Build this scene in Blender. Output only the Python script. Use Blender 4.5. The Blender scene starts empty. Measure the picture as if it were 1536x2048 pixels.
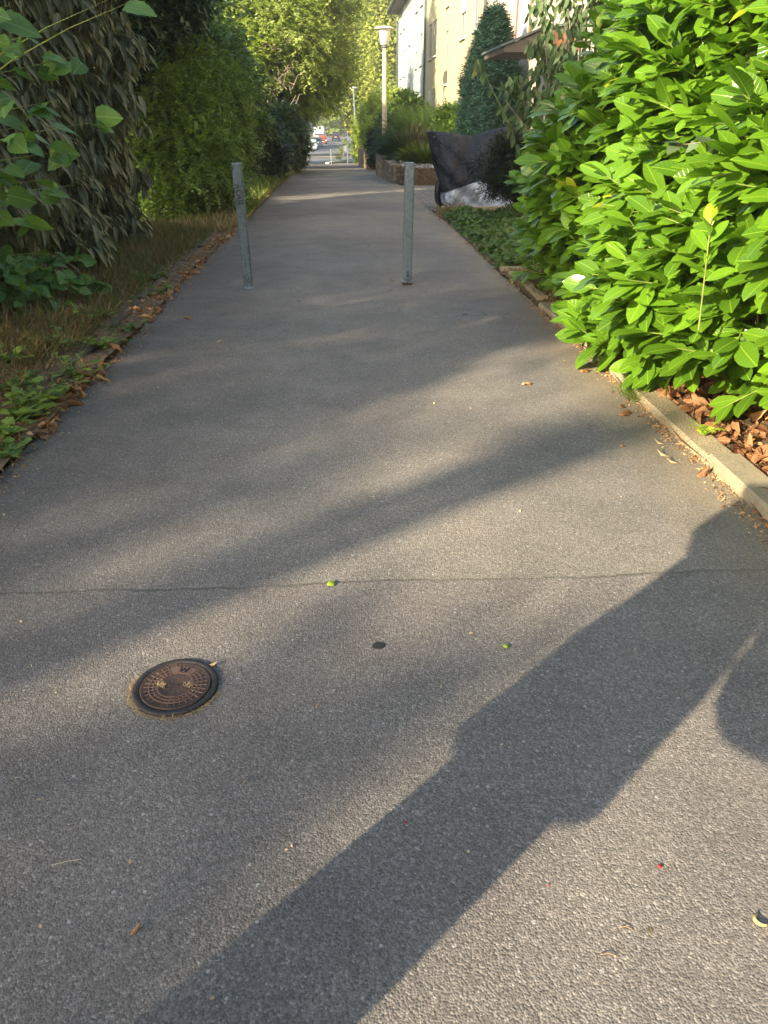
import bpy, bmesh, math, random
import numpy as np
from mathutils import Vector, Matrix

# ---------------------------------------------------------------- camera, sky, sun
PI = math.pi
TH = math.radians(27.6); CT, ST = math.cos(TH), math.sin(TH); FPX = 1500.0; CH = 1.4
scene = bpy.context.scene
C = scene.collection
cam = bpy.data.cameras.new("camera"); camo = bpy.data.objects.new("camera", cam); C.objects.link(camo)
camo.location = (0, 0, CH); camo.rotation_euler = (PI/2 - TH, 0, 0)
cam.sensor_fit = 'VERTICAL'; cam.sensor_height = 36.0; cam.lens = 36.0 * FPX / 2048.0
cam.clip_start = 0.02; cam.clip_end = 2500
scene.camera = camo
SUN_EL, SUN_AZ = math.radians(22.0), math.radians(225.0)      # azimuth clockwise from +Y
world = bpy.data.worlds.new("World"); scene.world = world; world.use_nodes = True
wt = world.node_tree; wt.nodes.clear()
sky = wt.nodes.new('ShaderNodeTexSky'); sky.sky_type = 'NISHITA'; sky.sun_disc = False
sky.sun_elevation = SUN_EL; sky.sun_rotation = SUN_AZ; sky.air_density = 1.2; sky.dust_density = 1.8; sky.ozone_density = 1.0
bg = wt.nodes.new('ShaderNodeBackground'); bg.inputs[1].default_value = 0.135
wo = wt.nodes.new('ShaderNodeOutputWorld'); wt.links.new(sky.outputs[0], bg.inputs[0]); wt.links.new(bg.outputs[0], wo.inputs[0])
sl = bpy.data.lights.new("sun", 'SUN'); sl.energy = 5.0; sl.angle = math.radians(0.6); sl.color = (1.0, 0.83, 0.57)
so = bpy.data.objects.new("sun", sl); C.objects.link(so)
SDIR = Vector((math.sin(SUN_AZ)*math.cos(SUN_EL), math.cos(SUN_AZ)*math.cos(SUN_EL), math.sin(SUN_EL)))
so.rotation_euler = SDIR.to_track_quat('Z', 'Y').to_euler(); so.location = SDIR*30
scene.view_settings.view_transform = 'Standard'; scene.view_settings.look = 'None'
scene.view_settings.gamma = 1; scene.view_settings.use_curve_mapping = False
scene.view_settings.exposure = 1.55
scene.cycles.max_bounces = 6; scene.cycles.transparent_max_bounces = 8
scene.cycles.diffuse_bounces = 4; scene.cycles.glossy_bounces = 2; scene.cycles.transmission_bounces = 3
scene.cycles.sample_clamp_indirect = 4.0
scene.cycles.use_denoising = True

# ---------------------------------------------------------------- ground profile and picking real positions
KY = [-60, 10, 20, 32, 42, 56, 85, 134, 170, 200, 260, 400, 1500]
KZ = [0, 0, -.12, -.45, -.75, -1.3, -2.0, -2.85, -2.75, -2.5, -2.2, -1.5, 0]
def zg(y): return float(np.interp(y, KY, KZ))
def at(px, py, Y):                      # the point at distance Y along the path seen at photo pixel (px, py)
    x = (px-768)/FPX; v = (1024-py)/FPX; dy = CT+v*ST; k = Y/dy
    return Vector((x*k, Y, CH+(-ST+v*CT)*k))
def depth(p): return p[1]*CT-(p[2]-CH)*ST
def G(px, py):
    lo, hi = .2, 900
    for _ in range(60):
        m = (lo+hi)/2
        if at(px, py, m).z > zg(m): lo = m
        else: hi = m
    return at(px, py, lo)
LPTS = [(-60, -1.6), (0, -1.66), (3.03, -1.71), (4.36, -1.77), (5.34, -1.81), (6.9, -1.93), (7.89, -1.98), (9.96, -2.07), (11.9, -2.17), (16.9, -2.45), (25, -3.0), (37.2, -3.85), (61, -5.6)]
RPTS = [(-60, 1.55), (2.57, 1.5), (3.92, 1.43), (5.02, 1.39), (5.95, 1.33), (8.03, 1.19), (12.57, 1.0), (14.0, .89), (17.4, .67), (22.5, .42), (32, -.04), (41, -.7), (61, -1.75)]
def pl(y): return float(np.interp(y, [p[0] for p in LPTS], [p[1] for p in LPTS]))
def pr(y): return float(np.interp(y, [p[0] for p in RPTS], [p[1] for p in RPTS]))

# ---------------------------------------------------------------- naming helpers
def tag(o, label=None, cat=None, group=None, kind=None):
    if label: o['label'] = label
    if cat: o['category'] = cat
    if group: o['group'] = group
    if kind: o['kind'] = kind
    return o
def empty(name, loc, rz=0.0):
    o = bpy.data.objects.new(name, None); C.objects.link(o); o.location = loc; o.rotation_euler = (0, 0, rz); o.empty_display_size = .1
    return o
def mesh_obj(name, verts, faces, mat, parent=None, smooth=False, bevel=0):
    me = bpy.data.meshes.new(name); me.from_pydata([tuple(v) for v in verts], [], faces); me.update()
    if mat:
        for mm in (mat if isinstance(mat, (list, tuple)) else [mat]): me.materials.append(mm)
    o = bpy.data.objects.new(name, me); C.objects.link(o)
    if parent: o.parent = parent
    if smooth:
        for p in me.polygons: p.use_smooth = True
    if bevel:
        b = o.modifiers.new('b', 'BEVEL'); b.width = bevel; b.segments = 2; b.limit_method = 'ANGLE'
    return o
class MB:
    def __init__(s): s.v = []; s.f = []
    def add(s, vs, fs):
        n = len(s.v); s.v += [tuple(v) for v in vs]; s.f += [tuple(i+n for i in f) for f in fs]
    def box(s, x0, x1, y0, y1, z0, z1, M=None):
        vs = [Vector((x, y, z)) for z in (z0, z1) for (x, y) in ((x0, y0), (x1, y0), (x1, y1), (x0, y1))]
        if M is not None: vs = [M @ v for v in vs]
        s.add(vs, [(0, 3, 2, 1), (4, 5, 6, 7), (0, 1, 5, 4), (1, 2, 6, 5), (2, 3, 7, 6), (3, 0, 4, 7)]); return s
    def rings(s, rs, closed=True, cap=True):
        n = len(rs[0]); b = len(s.v)
        for r in rs: s.v += [tuple(p) for p in r]
        for i in range(len(rs)-1):
            for j in range(n if closed else n-1):
                k = (j+1) % n
                s.f.append((b+i*n+j, b+i*n+k, b+(i+1)*n+k, b+(i+1)*n+j))
        if cap:
            s.f.append(tuple(b+j for j in reversed(range(n)))); s.f.append(tuple(b+(len(rs)-1)*n+j for j in range(n)))
        return s
    def tube(s, pts, rad, seg=8):
        pts = [Vector(p) for p in pts]
        if not hasattr(rad, '__len__'): rad = [rad]*len(pts)
        rs = []; up = Vector((0, 0, 1)); prev = None
        for i, p in enumerate(pts):
            d = (pts[min(i+1, len(pts)-1)]-pts[max(i-1, 0)]).normalized()
            if prev is None:
                a = d.cross(up if abs(d.z) < .9 else Vector((1, 0, 0))).normalized()
            else:
                a = (prev-d*prev.dot(d)).normalized()
            prev = a; b = d.cross(a)
            rs.append([p+rad[i]*(a*math.cos(2*PI*k/seg)+b*math.sin(2*PI*k/seg)) for k in range(seg)])
        return s.rings(rs)
    def lathe(s, prof, seg=24, c=(0, 0, 0)):
        rs = [[(c[0]+r*math.cos(2*PI*k/seg), c[1]+r*math.sin(2*PI*k/seg), c[2]+z) for k in range(seg)] for r, z in prof]
        return s.rings(rs)
    def build(s, name, mat, parent=None, smooth=False, bevel=0):
        return mesh_obj(name, s.v, s.f, mat, parent, smooth, bevel)

# ---------------------------------------------------------------- materials
def new_mat(name):
    m = bpy.data.materials.new(name); m.use_nodes = True; nt = m.node_tree; nt.nodes.clear()
    o = nt.nodes.new('ShaderNodeOutputMaterial'); return m, nt, o
class NT:
    def __init__(s, nt): s.nt = nt
    def n(s, t, **kw):
        x = s.nt.nodes.new('ShaderNode'+t)
        for k, v in kw.items(): setattr(x, k, v)
        return x
    def l(s, a, b): s.nt.links.new(a, b)
    def setv(s, inp, v):
        if hasattr(v, 'is_output') or isinstance(v, bpy.types.NodeSocket): s.l(v, inp)
        else: inp.default_value = v
    def math(s, op, a, b=0.0, c=0.0):
        x = s.n('Math', operation=op)
        for i, v in enumerate((a, b, c)): s.setv(x.inputs[i], v)
        return x.outputs[0]
    def noise(s, vec, scale, detail=4, rough=.6, dist=0):
        x = s.n('TexNoise'); x.inputs['Scale'].default_value = scale; x.inputs['Detail'].default_value = detail
        x.inputs['Roughness'].default_value = rough; x.inputs['Distortion'].default_value = dist
        if vec: s.l(vec, x.inputs['Vector'])
        return x
    def ramp(s, fac, stops, interp='LINEAR'):
        x = s.n('ValToRGB'); x.color_ramp.interpolation = interp; s.setv(x.inputs[0], fac)
        e = x.color_ramp.elements
        while len(e) < len(stops): e.new(.5)
        for i, (p, c) in enumerate(stops):
            e[i].position = p; e[i].color = (c[0], c[1], c[2], 1) if hasattr(c, '__len__') else (c, c, c, 1)
        return x.outputs[0]
    def mix(s, fac, a, b, blend='MIX'):
        x = s.n('Mix', data_type='RGBA', blend_type=blend); s.setv(x.inputs[0], fac)
        for i, v in ((6, a), (7, b)):
            if isinstance(v, bpy.types.NodeSocket): s.l(v, x.inputs[i])
            else: x.inputs[i].default_value = (v[0], v[1], v[2], 1)
        return x.outputs[2]
    def bump(s, h, strength, dist=.01, normal=None):
        x = s.n('Bump'); x.inputs['Strength'].default_value = strength; x.inputs['Distance'].default_value = dist
        s.l(h, x.inputs['Height'])
        if normal: s.l(normal, x.inputs['Normal'])
        return x.outputs[0]
def simple(name, col, rough=.6, metal=0.0, var=.15, vscale=3.0, bump=0.0, bscale=60.0, spec=.5, speck=None):
    m, nt, o = new_mat(name); N = NT(nt); tc = N.n('TexCoord').outputs['Object']
    b = N.n('BsdfPrincipled'); nz = N.noise(tc, vscale, 6).outputs[0]
    f = N.ramp(nz, [(.3, 0), (.7, 1)])
    c = N.mix(f, [x*(1-var) for x in col], [min(1, x*(1+var)) for x in col])
    if speck:
        f2 = N.ramp(N.noise(tc, speck[0], 2).outputs[0], [(.48, 0), (.6, 1)]); c = N.mix(f2, c, speck[1])
    N.l(c, b.inputs['Base Color']); b.inputs['Roughness'].default_value = rough; b.inputs['Metallic'].default_value = metal
    b.inputs['Specular IOR Level'].default_value = spec
    if bump: N.l(N.bump(N.noise(tc, bscale, 5).outputs[0], bump), b.inputs['Normal'])
    N.l(b.outputs[0], o.inputs[0]); return m
def leaf_mat(name, dark, light, rough=.5, trans=.3, tcol=None, veins=None, spec=.4, tips=None):
    """tint attribute runs dark..light; optional midrib / side veins drawn from the leaf's own UV"""
    m, nt, o = new_mat(name); N = NT(nt)
    at_ = N.n('Attribute', attribute_name='tint').outputs['Fac']
    stops = [(0, dark), (1, light)]
    if tips: stops = [(0, dark), (.9, light), (1, tips)]
    c = N.ramp(at_, stops)
    b = N.n('BsdfPrincipled')
    if veins:
        uv = N.n('UVMap', uv_map='UVMap').outputs[0]; sp = N.n('SeparateXYZ'); N.l(uv, sp.inputs[0])
        s_ = N.math('MULTIPLY', N.math('ABSOLUTE', N.math('SUBTRACT', sp.outputs[1], .5)), 2.0)
        mid = N.math('LESS_THAN', s_, veins.get('mid', .07))
        fr = N.math('FRACT', N.math('SUBTRACT', N.math('MULTIPLY', sp.outputs[0], veins.get('n', 9)), N.math('MULTIPLY', N.math('POWER', s_, .8), 1.5)))
        d = N.math('ABSOLUTE', N.math('SUBTRACT', fr, .5))
        side = N.ramp(d, [(0, 1), (veins.get('w', .1), 0)])
        f = N.math('MAXIMUM', N.math('MULTIPLY', mid, veins.get('ma', 1.0)), N.math('MULTIPLY', side, veins.get('a', .5)))
        c = N.mix(f, c, veins['col'])
        N.l(N.bump(N.math('SUBTRACT', 1.0, N.math('MAXIMUM', mid, side)), .35, .002), b.inputs['Normal'])
    N.l(c, b.inputs['Base Color']); b.inputs['Roughness'].default_value = rough; b.inputs['Specular IOR Level'].default_value = spec
    t = N.n('BsdfTranslucent')
    if tcol: N.l(N.mix(.75, c, tcol), t.inputs[0])
    else: N.l(N.mix(1.0, c, (1.25, 1.3, .5), 'MULTIPLY'), t.inputs[0])
    mx = N.n('MixShader'); mx.inputs[0].default_value = trans; N.l(b.outputs[0], mx.inputs[1]); N.l(t.outputs[0], mx.inputs[2])
    N.l(mx.outputs[0], o.inputs[0]); return m

def asphalt(name, base=(.262, .240, .216), seam=False, wear=1.0):
    m, nt, o = new_mat(name); N = NT(nt)
    tc = N.n('TexCoord').outputs['Object']; b = N.n('BsdfPrincipled')
    vo = N.n('TexVoronoi', feature='F1'); vo.inputs['Scale'].default_value = 215; vo.inputs['Randomness'].default_value = 1; N.l(tc, vo.inputs['Vector'])
    sc = N.n('SeparateColor'); N.l(vo.outputs['Color'], sc.inputs[0])
    big = N.noise(tc, .55, 6, .6).outputs[0]; mid = N.noise(tc, 3.2, 6, .7).outputs[0]; fine = N.noise(tc, 74, 4, .7).outputs[0]
    g = N.ramp(sc.outputs[0], [(0, .62), (.55, .92), (.93, 1.2), (1, 1.6)])
    c = N.mix(1.0, base, g, 'MULTIPLY')
    c = N.mix(1.0, c, N.ramp(big, [(.32, (.77, .78, .80)), (.5, .98), (.68, (1.16, 1.14, 1.10))]), 'MULTIPLY')
    c = N.mix(1.0, c, N.ramp(mid, [(.3, .86), (.7, 1.12)]), 'MULTIPLY')
    c = N.mix(1.0, c, N.ramp(fine, [(.3, .78), (.7, 1.2)]), 'MULTIPLY')
    vw = N.n('TexVoronoi', feature='F1'); vw.inputs['Scale'].default_value = 62; N.l(tc, vw.inputs['Vector'])
    s2 = N.n('SeparateColor'); N.l(vw.outputs['Color'], s2.inputs[0])
    wf = N.math('MULTIPLY', N.math('GREATER_THAN', s2.outputs[1], .968), N.math('LESS_THAN', vw.outputs['Distance'], .26))
    c = N.mix(N.math('MULTIPLY', wf, .75), c, (.52, .52, .5))
    sp = N.n('SeparateXYZ'); N.l(tc, sp.inputs[0])
    # hair cracks of the old surface
    wx = N.noise(tc, 1.3, 5, .65)
    va = N.n('VectorMath', operation='MULTIPLY_ADD'); N.l(wx.outputs['Color'], va.inputs[0]); va.inputs[1].default_value = (.9, .9, .9); N.l(tc, va.inputs[2])
    ce = N.n('TexVoronoi', feature='DISTANCE_TO_EDGE'); ce.inputs['Scale'].default_value = .62; N.l(va.outputs[0], ce.inputs['Vector'])
    far = N.ramp(sp.outputs[1], [(0, 0), (1, 1)])
    cr = N.math('MULTIPLY', N.ramp(ce.outputs['Distance'], [(0, 1), (.008, 0)]), N.ramp(mid, [(.5, 0), (.6, .8)]))
    if seam:
        farm = N.n('MapRange'); farm.inputs[1].default_value = 4.8; farm.inputs[2].default_value = 6.0; N.l(sp.outputs[1], farm.inputs[0])
        cr = N.math('MULTIPLY', cr, farm.outputs[0])
    c = N.mix(cr, c, (.045, .043, .04))
    hgt = N.math('SUBTRACT', N.math('MULTIPLY', fine, .9), N.math('MULTIPLY', vo.outputs['Distance'], 1.1))
    if seam:
        wob = N.noise(tc, 2.2, 5, .6).outputs[0]; wob2 = N.noise(tc, 26, 3, .6).outputs[0]
        y0 = N.math('ADD', N.math('MULTIPLY', sp.outputs[0], .055), N.math('ADD', 2.165, N.math('ADD', N.math('MULTIPLY', N.math('SUBTRACT', wob, .5), .10), N.math('MULTIPLY', N.math('SUBTRACT', wob2, .5), .02))))
        dd = N.math('SUBTRACT', sp.outputs[1], y0)
        sm = N.ramp(N.math('ABSOLUTE', dd), [(.0, 1), (.003, 1), (.009, 0)])
        near = N.math('LESS_THAN', dd, 0)
        c = N.mix(N.math('MULTIPLY', near, .55), c, N.mix(1.0, c, (.86, .84, .88), 'MULTIPLY'))
        c = N.mix(N.math('MULTIPLY', sm, N.ramp(mid, [(.35, .15), (.6, .75)])), c, (.085, .08, .062))
        hgt = N.math('SUBTRACT', hgt, N.math('MULTIPLY', sm, .5))
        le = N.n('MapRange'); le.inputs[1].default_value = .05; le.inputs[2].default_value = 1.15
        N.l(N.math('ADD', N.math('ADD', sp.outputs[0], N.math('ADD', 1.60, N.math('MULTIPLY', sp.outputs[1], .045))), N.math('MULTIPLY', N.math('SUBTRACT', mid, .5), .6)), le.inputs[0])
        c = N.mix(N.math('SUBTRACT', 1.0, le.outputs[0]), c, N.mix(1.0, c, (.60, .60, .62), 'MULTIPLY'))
        # sandy dirt gathered at the right-hand kerb
        dk = N.math('SUBTRACT', sp.outputs[0], N.math('SUBTRACT', 1.62, N.math('MULTIPLY', sp.outputs[1], .048)))
        df = N.math('MULTIPLY', N.ramp(N.math('ADD', dk, N.math('MULTIPLY', N.math('SUBTRACT', mid, .5), .5)), [(-.0, 0), (.0, 0)]), 1.0)
        mr = N.n('MapRange'); mr.inputs[1].default_value = -.42; mr.inputs[2].default_value = 0.0; N.l(N.math('ADD', dk, N.math('MULTIPLY', N.math('SUBTRACT', mid, .5), .55)), mr.inputs[0])
        c = N.mix(N.math('MULTIPLY', mr.outputs[0], N.ramp(fine, [(.35, .1), (.6, .8)])), c, (.34, .27, .17))
    N.l(c, b.inputs['Base Color']); b.inputs['Roughness'].default_value = .82; b.inputs['Specular IOR Level'].default_value = .35
    N.l(N.bump(hgt, .55, .0028), b.inputs['Normal'])
    N.l(b.outputs[0], o.inputs[0]); return m

M = {}
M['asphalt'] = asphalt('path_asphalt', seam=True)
M['street'] = simple('street_asphalt', (.17, .175, .19), .75, var=.2, vscale=.4, bump=.3)
M['pave'] = simple('pavement_concrete', (.42, .34, .27), .85, var=.2, vscale=2)
M['soil'] = simple('soil', (.11, .075, .045), .95, var=.5, vscale=9, bump=1.0, bscale=30, speck=(24, (.21, .14, .07)))
M['terrain'] = simple('meadow_ground', (.09, .1, .035), .95, var=.4, vscale=2, bump=.8, bscale=12, speck=(3, (.2, .17, .09)))
M['galv'] = simple('galvanised_steel', (.215, .275, .325), .42, .35, var=.25, vscale=26, bump=.12, bscale=90, speck=(75, (.27, .34, .37)))
M['galv_old'] = simple('dull_galvanised_steel', (.14, .185, .215), .5, .3, var=.3, vscale=12, bump=.1, bscale=60, speck=(40, (.18, .235, .27)))
M['rust'] = simple('rusty_iron', (.13, .05, .025), .85, .2, var=.5, vscale=30, bump=.8, bscale=80)
M['iron'] = simple('cast_iron', (.085, .062, .057), .55, .45, var=.3, vscale=25, bump=.5, bscale=120, speck=(45, (.12, .075, .058)))
M['iron_dark'] = simple('cast_iron_ring', (.05, .045, .048), .55, .4, var=.3, vscale=25, bump=.5, bscale=120)
M['iron_worn'] = simple('worn_cast_iron', (.19, .12, .095), .55, .4, var=.25, vscale=40, bump=.3, bscale=120)
M['ink'] = simple('black_marker_ink', (.012, .012, .016), .5, var=.1)
M['black'] = simple('black_plastic', (.015, .015, .017), .45, var=.2)
M['straw'] = simple('dry_straw', (.42, .27, .12), .9, var=.5, vscale=60)
M['white'] = simple('white_paint', (.75, .75, .73), .5, var=.05)
M['kerb'] = simple('washed_concrete_kerb', (.50, .42, .28), .9, var=.18, vscale=9, bump=1.0, bscale=130, speck=(120, (.2, .16, .1)))
M['kerb_new'] = simple('smooth_concrete_kerb', (.33, .28, .195), .88, var=.22, vscale=11, bump=.5, bscale=160, speck=(70, (.38, .33, .24)))
M['kerb_old'] = simple('weathered_kerb', (.10, .08, .06), .95, var=.4, vscale=9, bump=1.0, bscale=60)
M['stone'] = simple('dry_stone', (.19, .15, .11), .92, var=.5, vscale=5, bump=1.0, bscale=25, speck=(9, (.27, .22, .16)))
M['bark'] = simple('bark', (.12, .09, .065), .95, var=.5, vscale=8, bump=1.0, bscale=35)
M['birchbark'] = simple('pale_bark', (.42, .4, .36), .9, var=.4, vscale=4, bump=.7, bscale=20)
M['twig'] = simple('grey_twig', (.24, .19, .15), .9, var=.3, vscale=8)
M['greenstem'] = simple('green_stem', (.24, .3, .07), .6, var=.3, vscale=8)
M['concrete_post'] = simple('concrete_post', (.46, .39, .32), .9, var=.12, vscale=3, bump=.4)

# ---------------------------------------------------------------- foliage machinery
def leaf_tmpl(stations, fold=.25, droop=.15, wave=0.0):
    """stations: (u, halfwidth) along a leaf of length 1; returns vertices (along, side, up), faces, uv"""
    v = []; uv = []; f = []
    wm = max(w for _, w in stations)
    for i, (u, w) in enumerate(stations):
        z = -droop*u*u
        wz = wave*math.sin(i*2.1)
        v += [(u, w, z+fold*w+wz), (u, 0, z), (u, -w, z+fold*w-wz)]
        uv += [(u, .5+.5*w/wm), (u, .5), (u, .5-.5*w/wm)]
    for i in range(len(stations)-1):
        a = i*3
        f += [(a, a+1, a+4, a+3), (a+1, a+2, a+5, a+4)]
    return np.array(v), np.array(f), np.array(uv)
T_LAUREL = leaf_tmpl([(0, .012), (.06, .02), (.15, .10), (.30, .175), (.50, .22), (.70, .215), (.86, .15), (.95, .075), (1, .004)], .20, .15, .010)
T_LONG = leaf_tmpl([(0, .015), (.1, .07), (.3, .12), (.55, .135), (.8, .085), (1, .005)], .45, .10, .01)
T_BROAD = leaf_tmpl([(0, .01), (.02, .22), (.10, .36), (.16, .33), (.28, .43), (.34, .39), (.48, .41), (.54, .35), (.68, .31), (.74, .25), (.86, .15), (1, .005)], .15, .22, .01)
T_VIB = leaf_tmpl([(0, .015), (.08, .06), (.25, .115), (.45, .135), (.65, .125), (.85, .07), (1, .005)], .35, .42, .018)
T_SMALL = leaf_tmpl([(0, .05), (.45, .3), (1, .02)], .25, .1)
T_DIAM = leaf_tmpl([(0, .02), (.5, .42), (1, .02)], .2, .1)
T_NEEDLE = leaf_tmpl([(0, .03), (.4, .11), (1, .01)], .2, .12)
T_BLADE = leaf_tmpl([(0, .02), (.35, .022), (.7, .015), (1, .001)], .2, .35)
T_DRY = leaf_tmpl([(0, .02), (.12, .10), (.3, .2), (.5, .25), (.7, .2), (.88, .1), (1, .01)], .75, .45, .09)
T_DRY2 = leaf_tmpl([(0, .02), (.2, .12), (.5, .17), (.8, .1), (1, .01)], -.8, -.35, .04)
T_IVY = leaf_tmpl([(0, .02), (.02, .28), (.12, .45), (.25, .3), (.4, .42), (.55, .24), (.8, .16), (1, .01)], .12, .12)

def norm(a): return a/np.maximum(np.linalg.norm(a, axis=-1, keepdims=True), 1e-9)
def leaves(name, P, D, Nn, L, W, tmpl, mat, parent=None, tint=None, smooth=True, rng=None):
    tv, tf, tuv = tmpl; n = len(P); m = len(tv)
    D = norm(D); S = norm(np.cross(Nn, D)); U = norm(np.cross(D, S))
    L = np.broadcast_to(np.asarray(L, float), (n,)); W = np.broadcast_to(np.asarray(W, float), (n,))
    V = P[:, None, :] + (tv[None, :, 0:1]*D[:, None, :])*L[:, None, None] + (tv[None, :, 1:2]*S[:, None, :])*(L*W)[:, None, None] + (tv[None, :, 2:3]*U[:, None, :])*L[:, None, None]
    V = V.reshape(-1, 3); Fc = (tf[None]+(np.arange(n)*m)[:, None, None]).reshape(-1, 4)
    me = bpy.data.meshes.new(name); nf = len(Fc)
    me.vertices.add(len(V)); me.vertices.foreach_set('co', V.astype(np.float32).ravel())
    me.loops.add(nf*4); me.loops.foreach_set('vertex_index', Fc.astype(np.int32).ravel())
    me.polygons.add(nf); me.polygons.foreach_set('loop_start', np.arange(0, nf*4, 4, dtype=np.int32))
    me.update(calc_edges=True)
    if smooth: me.polygons.foreach_set('use_smooth', np.ones(nf, dtype=bool))
    uvl = me.uv_layers.new(name='UVMap')
    uvl.data.foreach_set('uv', np.tile(tuv, (n, 1))[Fc.ravel()].astype(np.float32).ravel())
    if tint is None: tint = np.random.RandomState(n).rand(n)
    a = me.attributes.new('tint', 'FLOAT', 'POINT'); a.data.foreach_set('value', np.repeat(np.clip(tint, 0, 1), m).astype(np.float32))
    me.materials.append(mat)
    o = bpy.data.objects.new(name, me); C.objects.link(o)
    if parent: o.parent = parent
    return o
def rdir(rng, n):
    return norm(rng.normal(size=(n, 3)))
def blob_pts(blobs, n, rng, shell=.45, zsq=.8, lump=.18):
    """points in the outer shells of overlapping lumps; returns positions and outward directions"""
    B = np.array([(b[0], b[1], b[2], b[3]) for b in blobs], float)
    w = B[:, 3]**2; idx = rng.choice(len(B), n, p=w/w.sum()); d = rdir(rng, n)
    r = B[idx, 3]*(1-shell*rng.rand(n)**1.5)
    ph = B[idx, :3].sum(1)
    r *= 1+lump*(np.sin(d[:, 0]*5+ph)+np.sin(d[:, 1]*6+ph*2)+np.sin(d[:, 2]*7+ph*3))*.6
    P = B[idx, :3]+d*r[:, None]*np.array([1, 1, zsq]); return P, d
def sprays(P, d, rng, k=9, tl=.3, spread=.5, droop=.2, jitter=.3, alt=True):
    """turn twig bases into k leaves along each twig: returns leaf pos, dir, normal"""
    n = len(P)
    td = norm(d+rng.normal(size=(n, 3))*spread+np.array([0, 0, -droop]))
    up = norm(np.cross(np.cross(td, [0, 0, 1.])+1e-6, td))
    up = np.where(up[:, 2:3] < 0, -up, up)
    sd = norm(np.cross(td, up)); TL = tl*(.6+.8*rng.rand(n))
    tt = (np.arange(k)+.5)/k
    PP = P[:, None, :]+td[:, None, :]*(tt[None, :, None]*TL[:, None, None])+np.array([0, 0, -1.])*(tt[None, :, None]**2*TL[:, None, None]*droop*.8)
    sg = np.where(np.arange(k) % 2 == 0, 1, -1)[None, :, None]
    DD = td[:, None, :]*.7+sd[:, None, :]*sg+rng.normal(size=(n, k, 3))*jitter
    NN = np.broadcast_to(up[:, None, :], DD.shape)+rng.normal(size=(n, k, 3))*jitter
    return PP.reshape(-1, 3), DD.reshape(-1, 3), NN.reshape(-1, 3)
def px_blobs(lst):                      # (photo x, photo y, distance, radius in photo px) -> real centres and radii
    out = []
    for (x, y, Y, r) in lst:
        p = at(x, y, Y); out.append((p.x, p.y, p.z, r*depth(p)/FPX))
    return out
def tree(name, label, cat, base, blobs, n_tw, leaf, mat, bark='bark', k=9, tl=.5, trunk_r=.15, tmpl=T_SMALL, width=1.0, droop=.2, group=None, seed=1, shell=.6, crown='crown', spread=.5, zsq=.85, limbs=True, tintb=None, lump=.18, core=None, jitter=.3):
    rng = np.random.RandomState(seed)
    r = empty(name, base); tag(r, label, cat, group)
    bx = Vector(base)
    rel = [(b[0]-bx.x, b[1]-bx.y, b[2]-bx.z, b[3]) for b in blobs]
    P, d = blob_pts(rel, n_tw, rng, shell, zsq, lump)
    if P[:, 2].min() < 0:
        keep = P[:, 2] > .02; P, d = P[keep], d[keep]
    PP, DD, NN = sprays(P, d, rng, k, tl, spread, droop, jitter)
    n = len(PP)
    tw = np.repeat(rng.rand(len(P)), k)
    tint = .55*tw+.45*rng.rand(n)
    if tintb is not None: tint = tint*(1-tintb)+tintb*np.clip((PP[:, 2]-PP[:, 2].min())/(np.ptp(PP[:, 2])+.01), 0, 1)
    keep = PP[:, 2] > .01
    leaves(crown, PP[keep], DD[keep], NN[keep], leaf*(.6+.7*rng.rand(n))[keep], width, tmpl, mat, r, tint[keep])
    if limbs:
        mb = MB(); rr = random.Random(seed)
        big = sorted(rel, key=lambda b: -b[3])[:9]
        cz = sum(b[2] for b in big)/len(big); cx = sum(b[0] for b in big)/len(big); cy = sum(b[1] for b in big)/len(big)
        fork = Vector((cx*.35, cy*.35, max(.15, cz*.5)))
        mb.tube([(0, 0, -.2), (cx*.1, cy*.1, fork.z*.5), fork], [trunk_r*1.25, trunk_r, trunk_r*.8], 10)
        mb.build('trunk', M[bark], r, True)
        mb2 = MB()
        for b in big:
            c = Vector(b[:3]); mid = fork.lerp(c, .5)+Vector((rr.uniform(-.15, .15), rr.uniform(-.15, .15), .1))*b[3]
            mb2.tube([fork, mid, c], [trunk_r*.5, trunk_r*.35, trunk_r*.12], 7)
            for _ in range(5):
                e = c+Vector((rr.gauss(0, 1), rr.gauss(0, 1), rr.gauss(0, .8))).normalized()*b[3]*.8
                mb2.tube([mid.lerp(c, rr.random()), c.lerp(e, .5), e], [trunk_r*.16, trunk_r*.1, trunk_r*.03], 5)
        mb2.build('branches', M[bark], r, True)
    return r
L_ = leaf_mat
M['laurel'] = L_('laurel_leaf', (.055, .14, .012), (.16, .33, .02), .2, .30, veins=dict(col=(.26, .42, .04), mid=.042, n=9, w=.09, a=.30, ma=.8), spec=.5, tips=(.36, .42, .03))
M['viburnum'] = L_('viburnum_leaf', (.05, .075, .03), (.23, .235, .13), .5, .12, veins=dict(col=(.27, .28, .16), mid=.09, n=12, w=.16, a=.35), spec=.25)
M['broad'] = L_('broad_leaf', (.075, .17, .045), (.15, .29, .06), .5, .35, veins=dict(col=(.22, .34, .13), mid=.04, n=7, w=.07, a=.3))
M['smallleaf'] = L_('small_bush_leaf', (.07, .145, .028), (.26, .37, .065), .5, .3)
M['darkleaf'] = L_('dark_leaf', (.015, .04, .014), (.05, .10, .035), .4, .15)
M['midleaf'] = L_('mid_leaf', (.06, .13, .035), (.17, .27, .07), .5, .3)
M['greyleaf'] = L_('grey_leaf', (.05, .09, .04), (.12, .18, .09), .6, .25)
M['limeleaf'] = L_('lime_leaf', (.19, .27, .06), (.47, .55, .16), .5, .45)
M['birch'] = L_('birch_leaf', (.17, .23, .04), (.42, .46, .10), .55, .45)
M['farleaf'] = L_('far_leaf', (.13, .20, .03), (.36, .44, .08), .55, .45)
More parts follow.
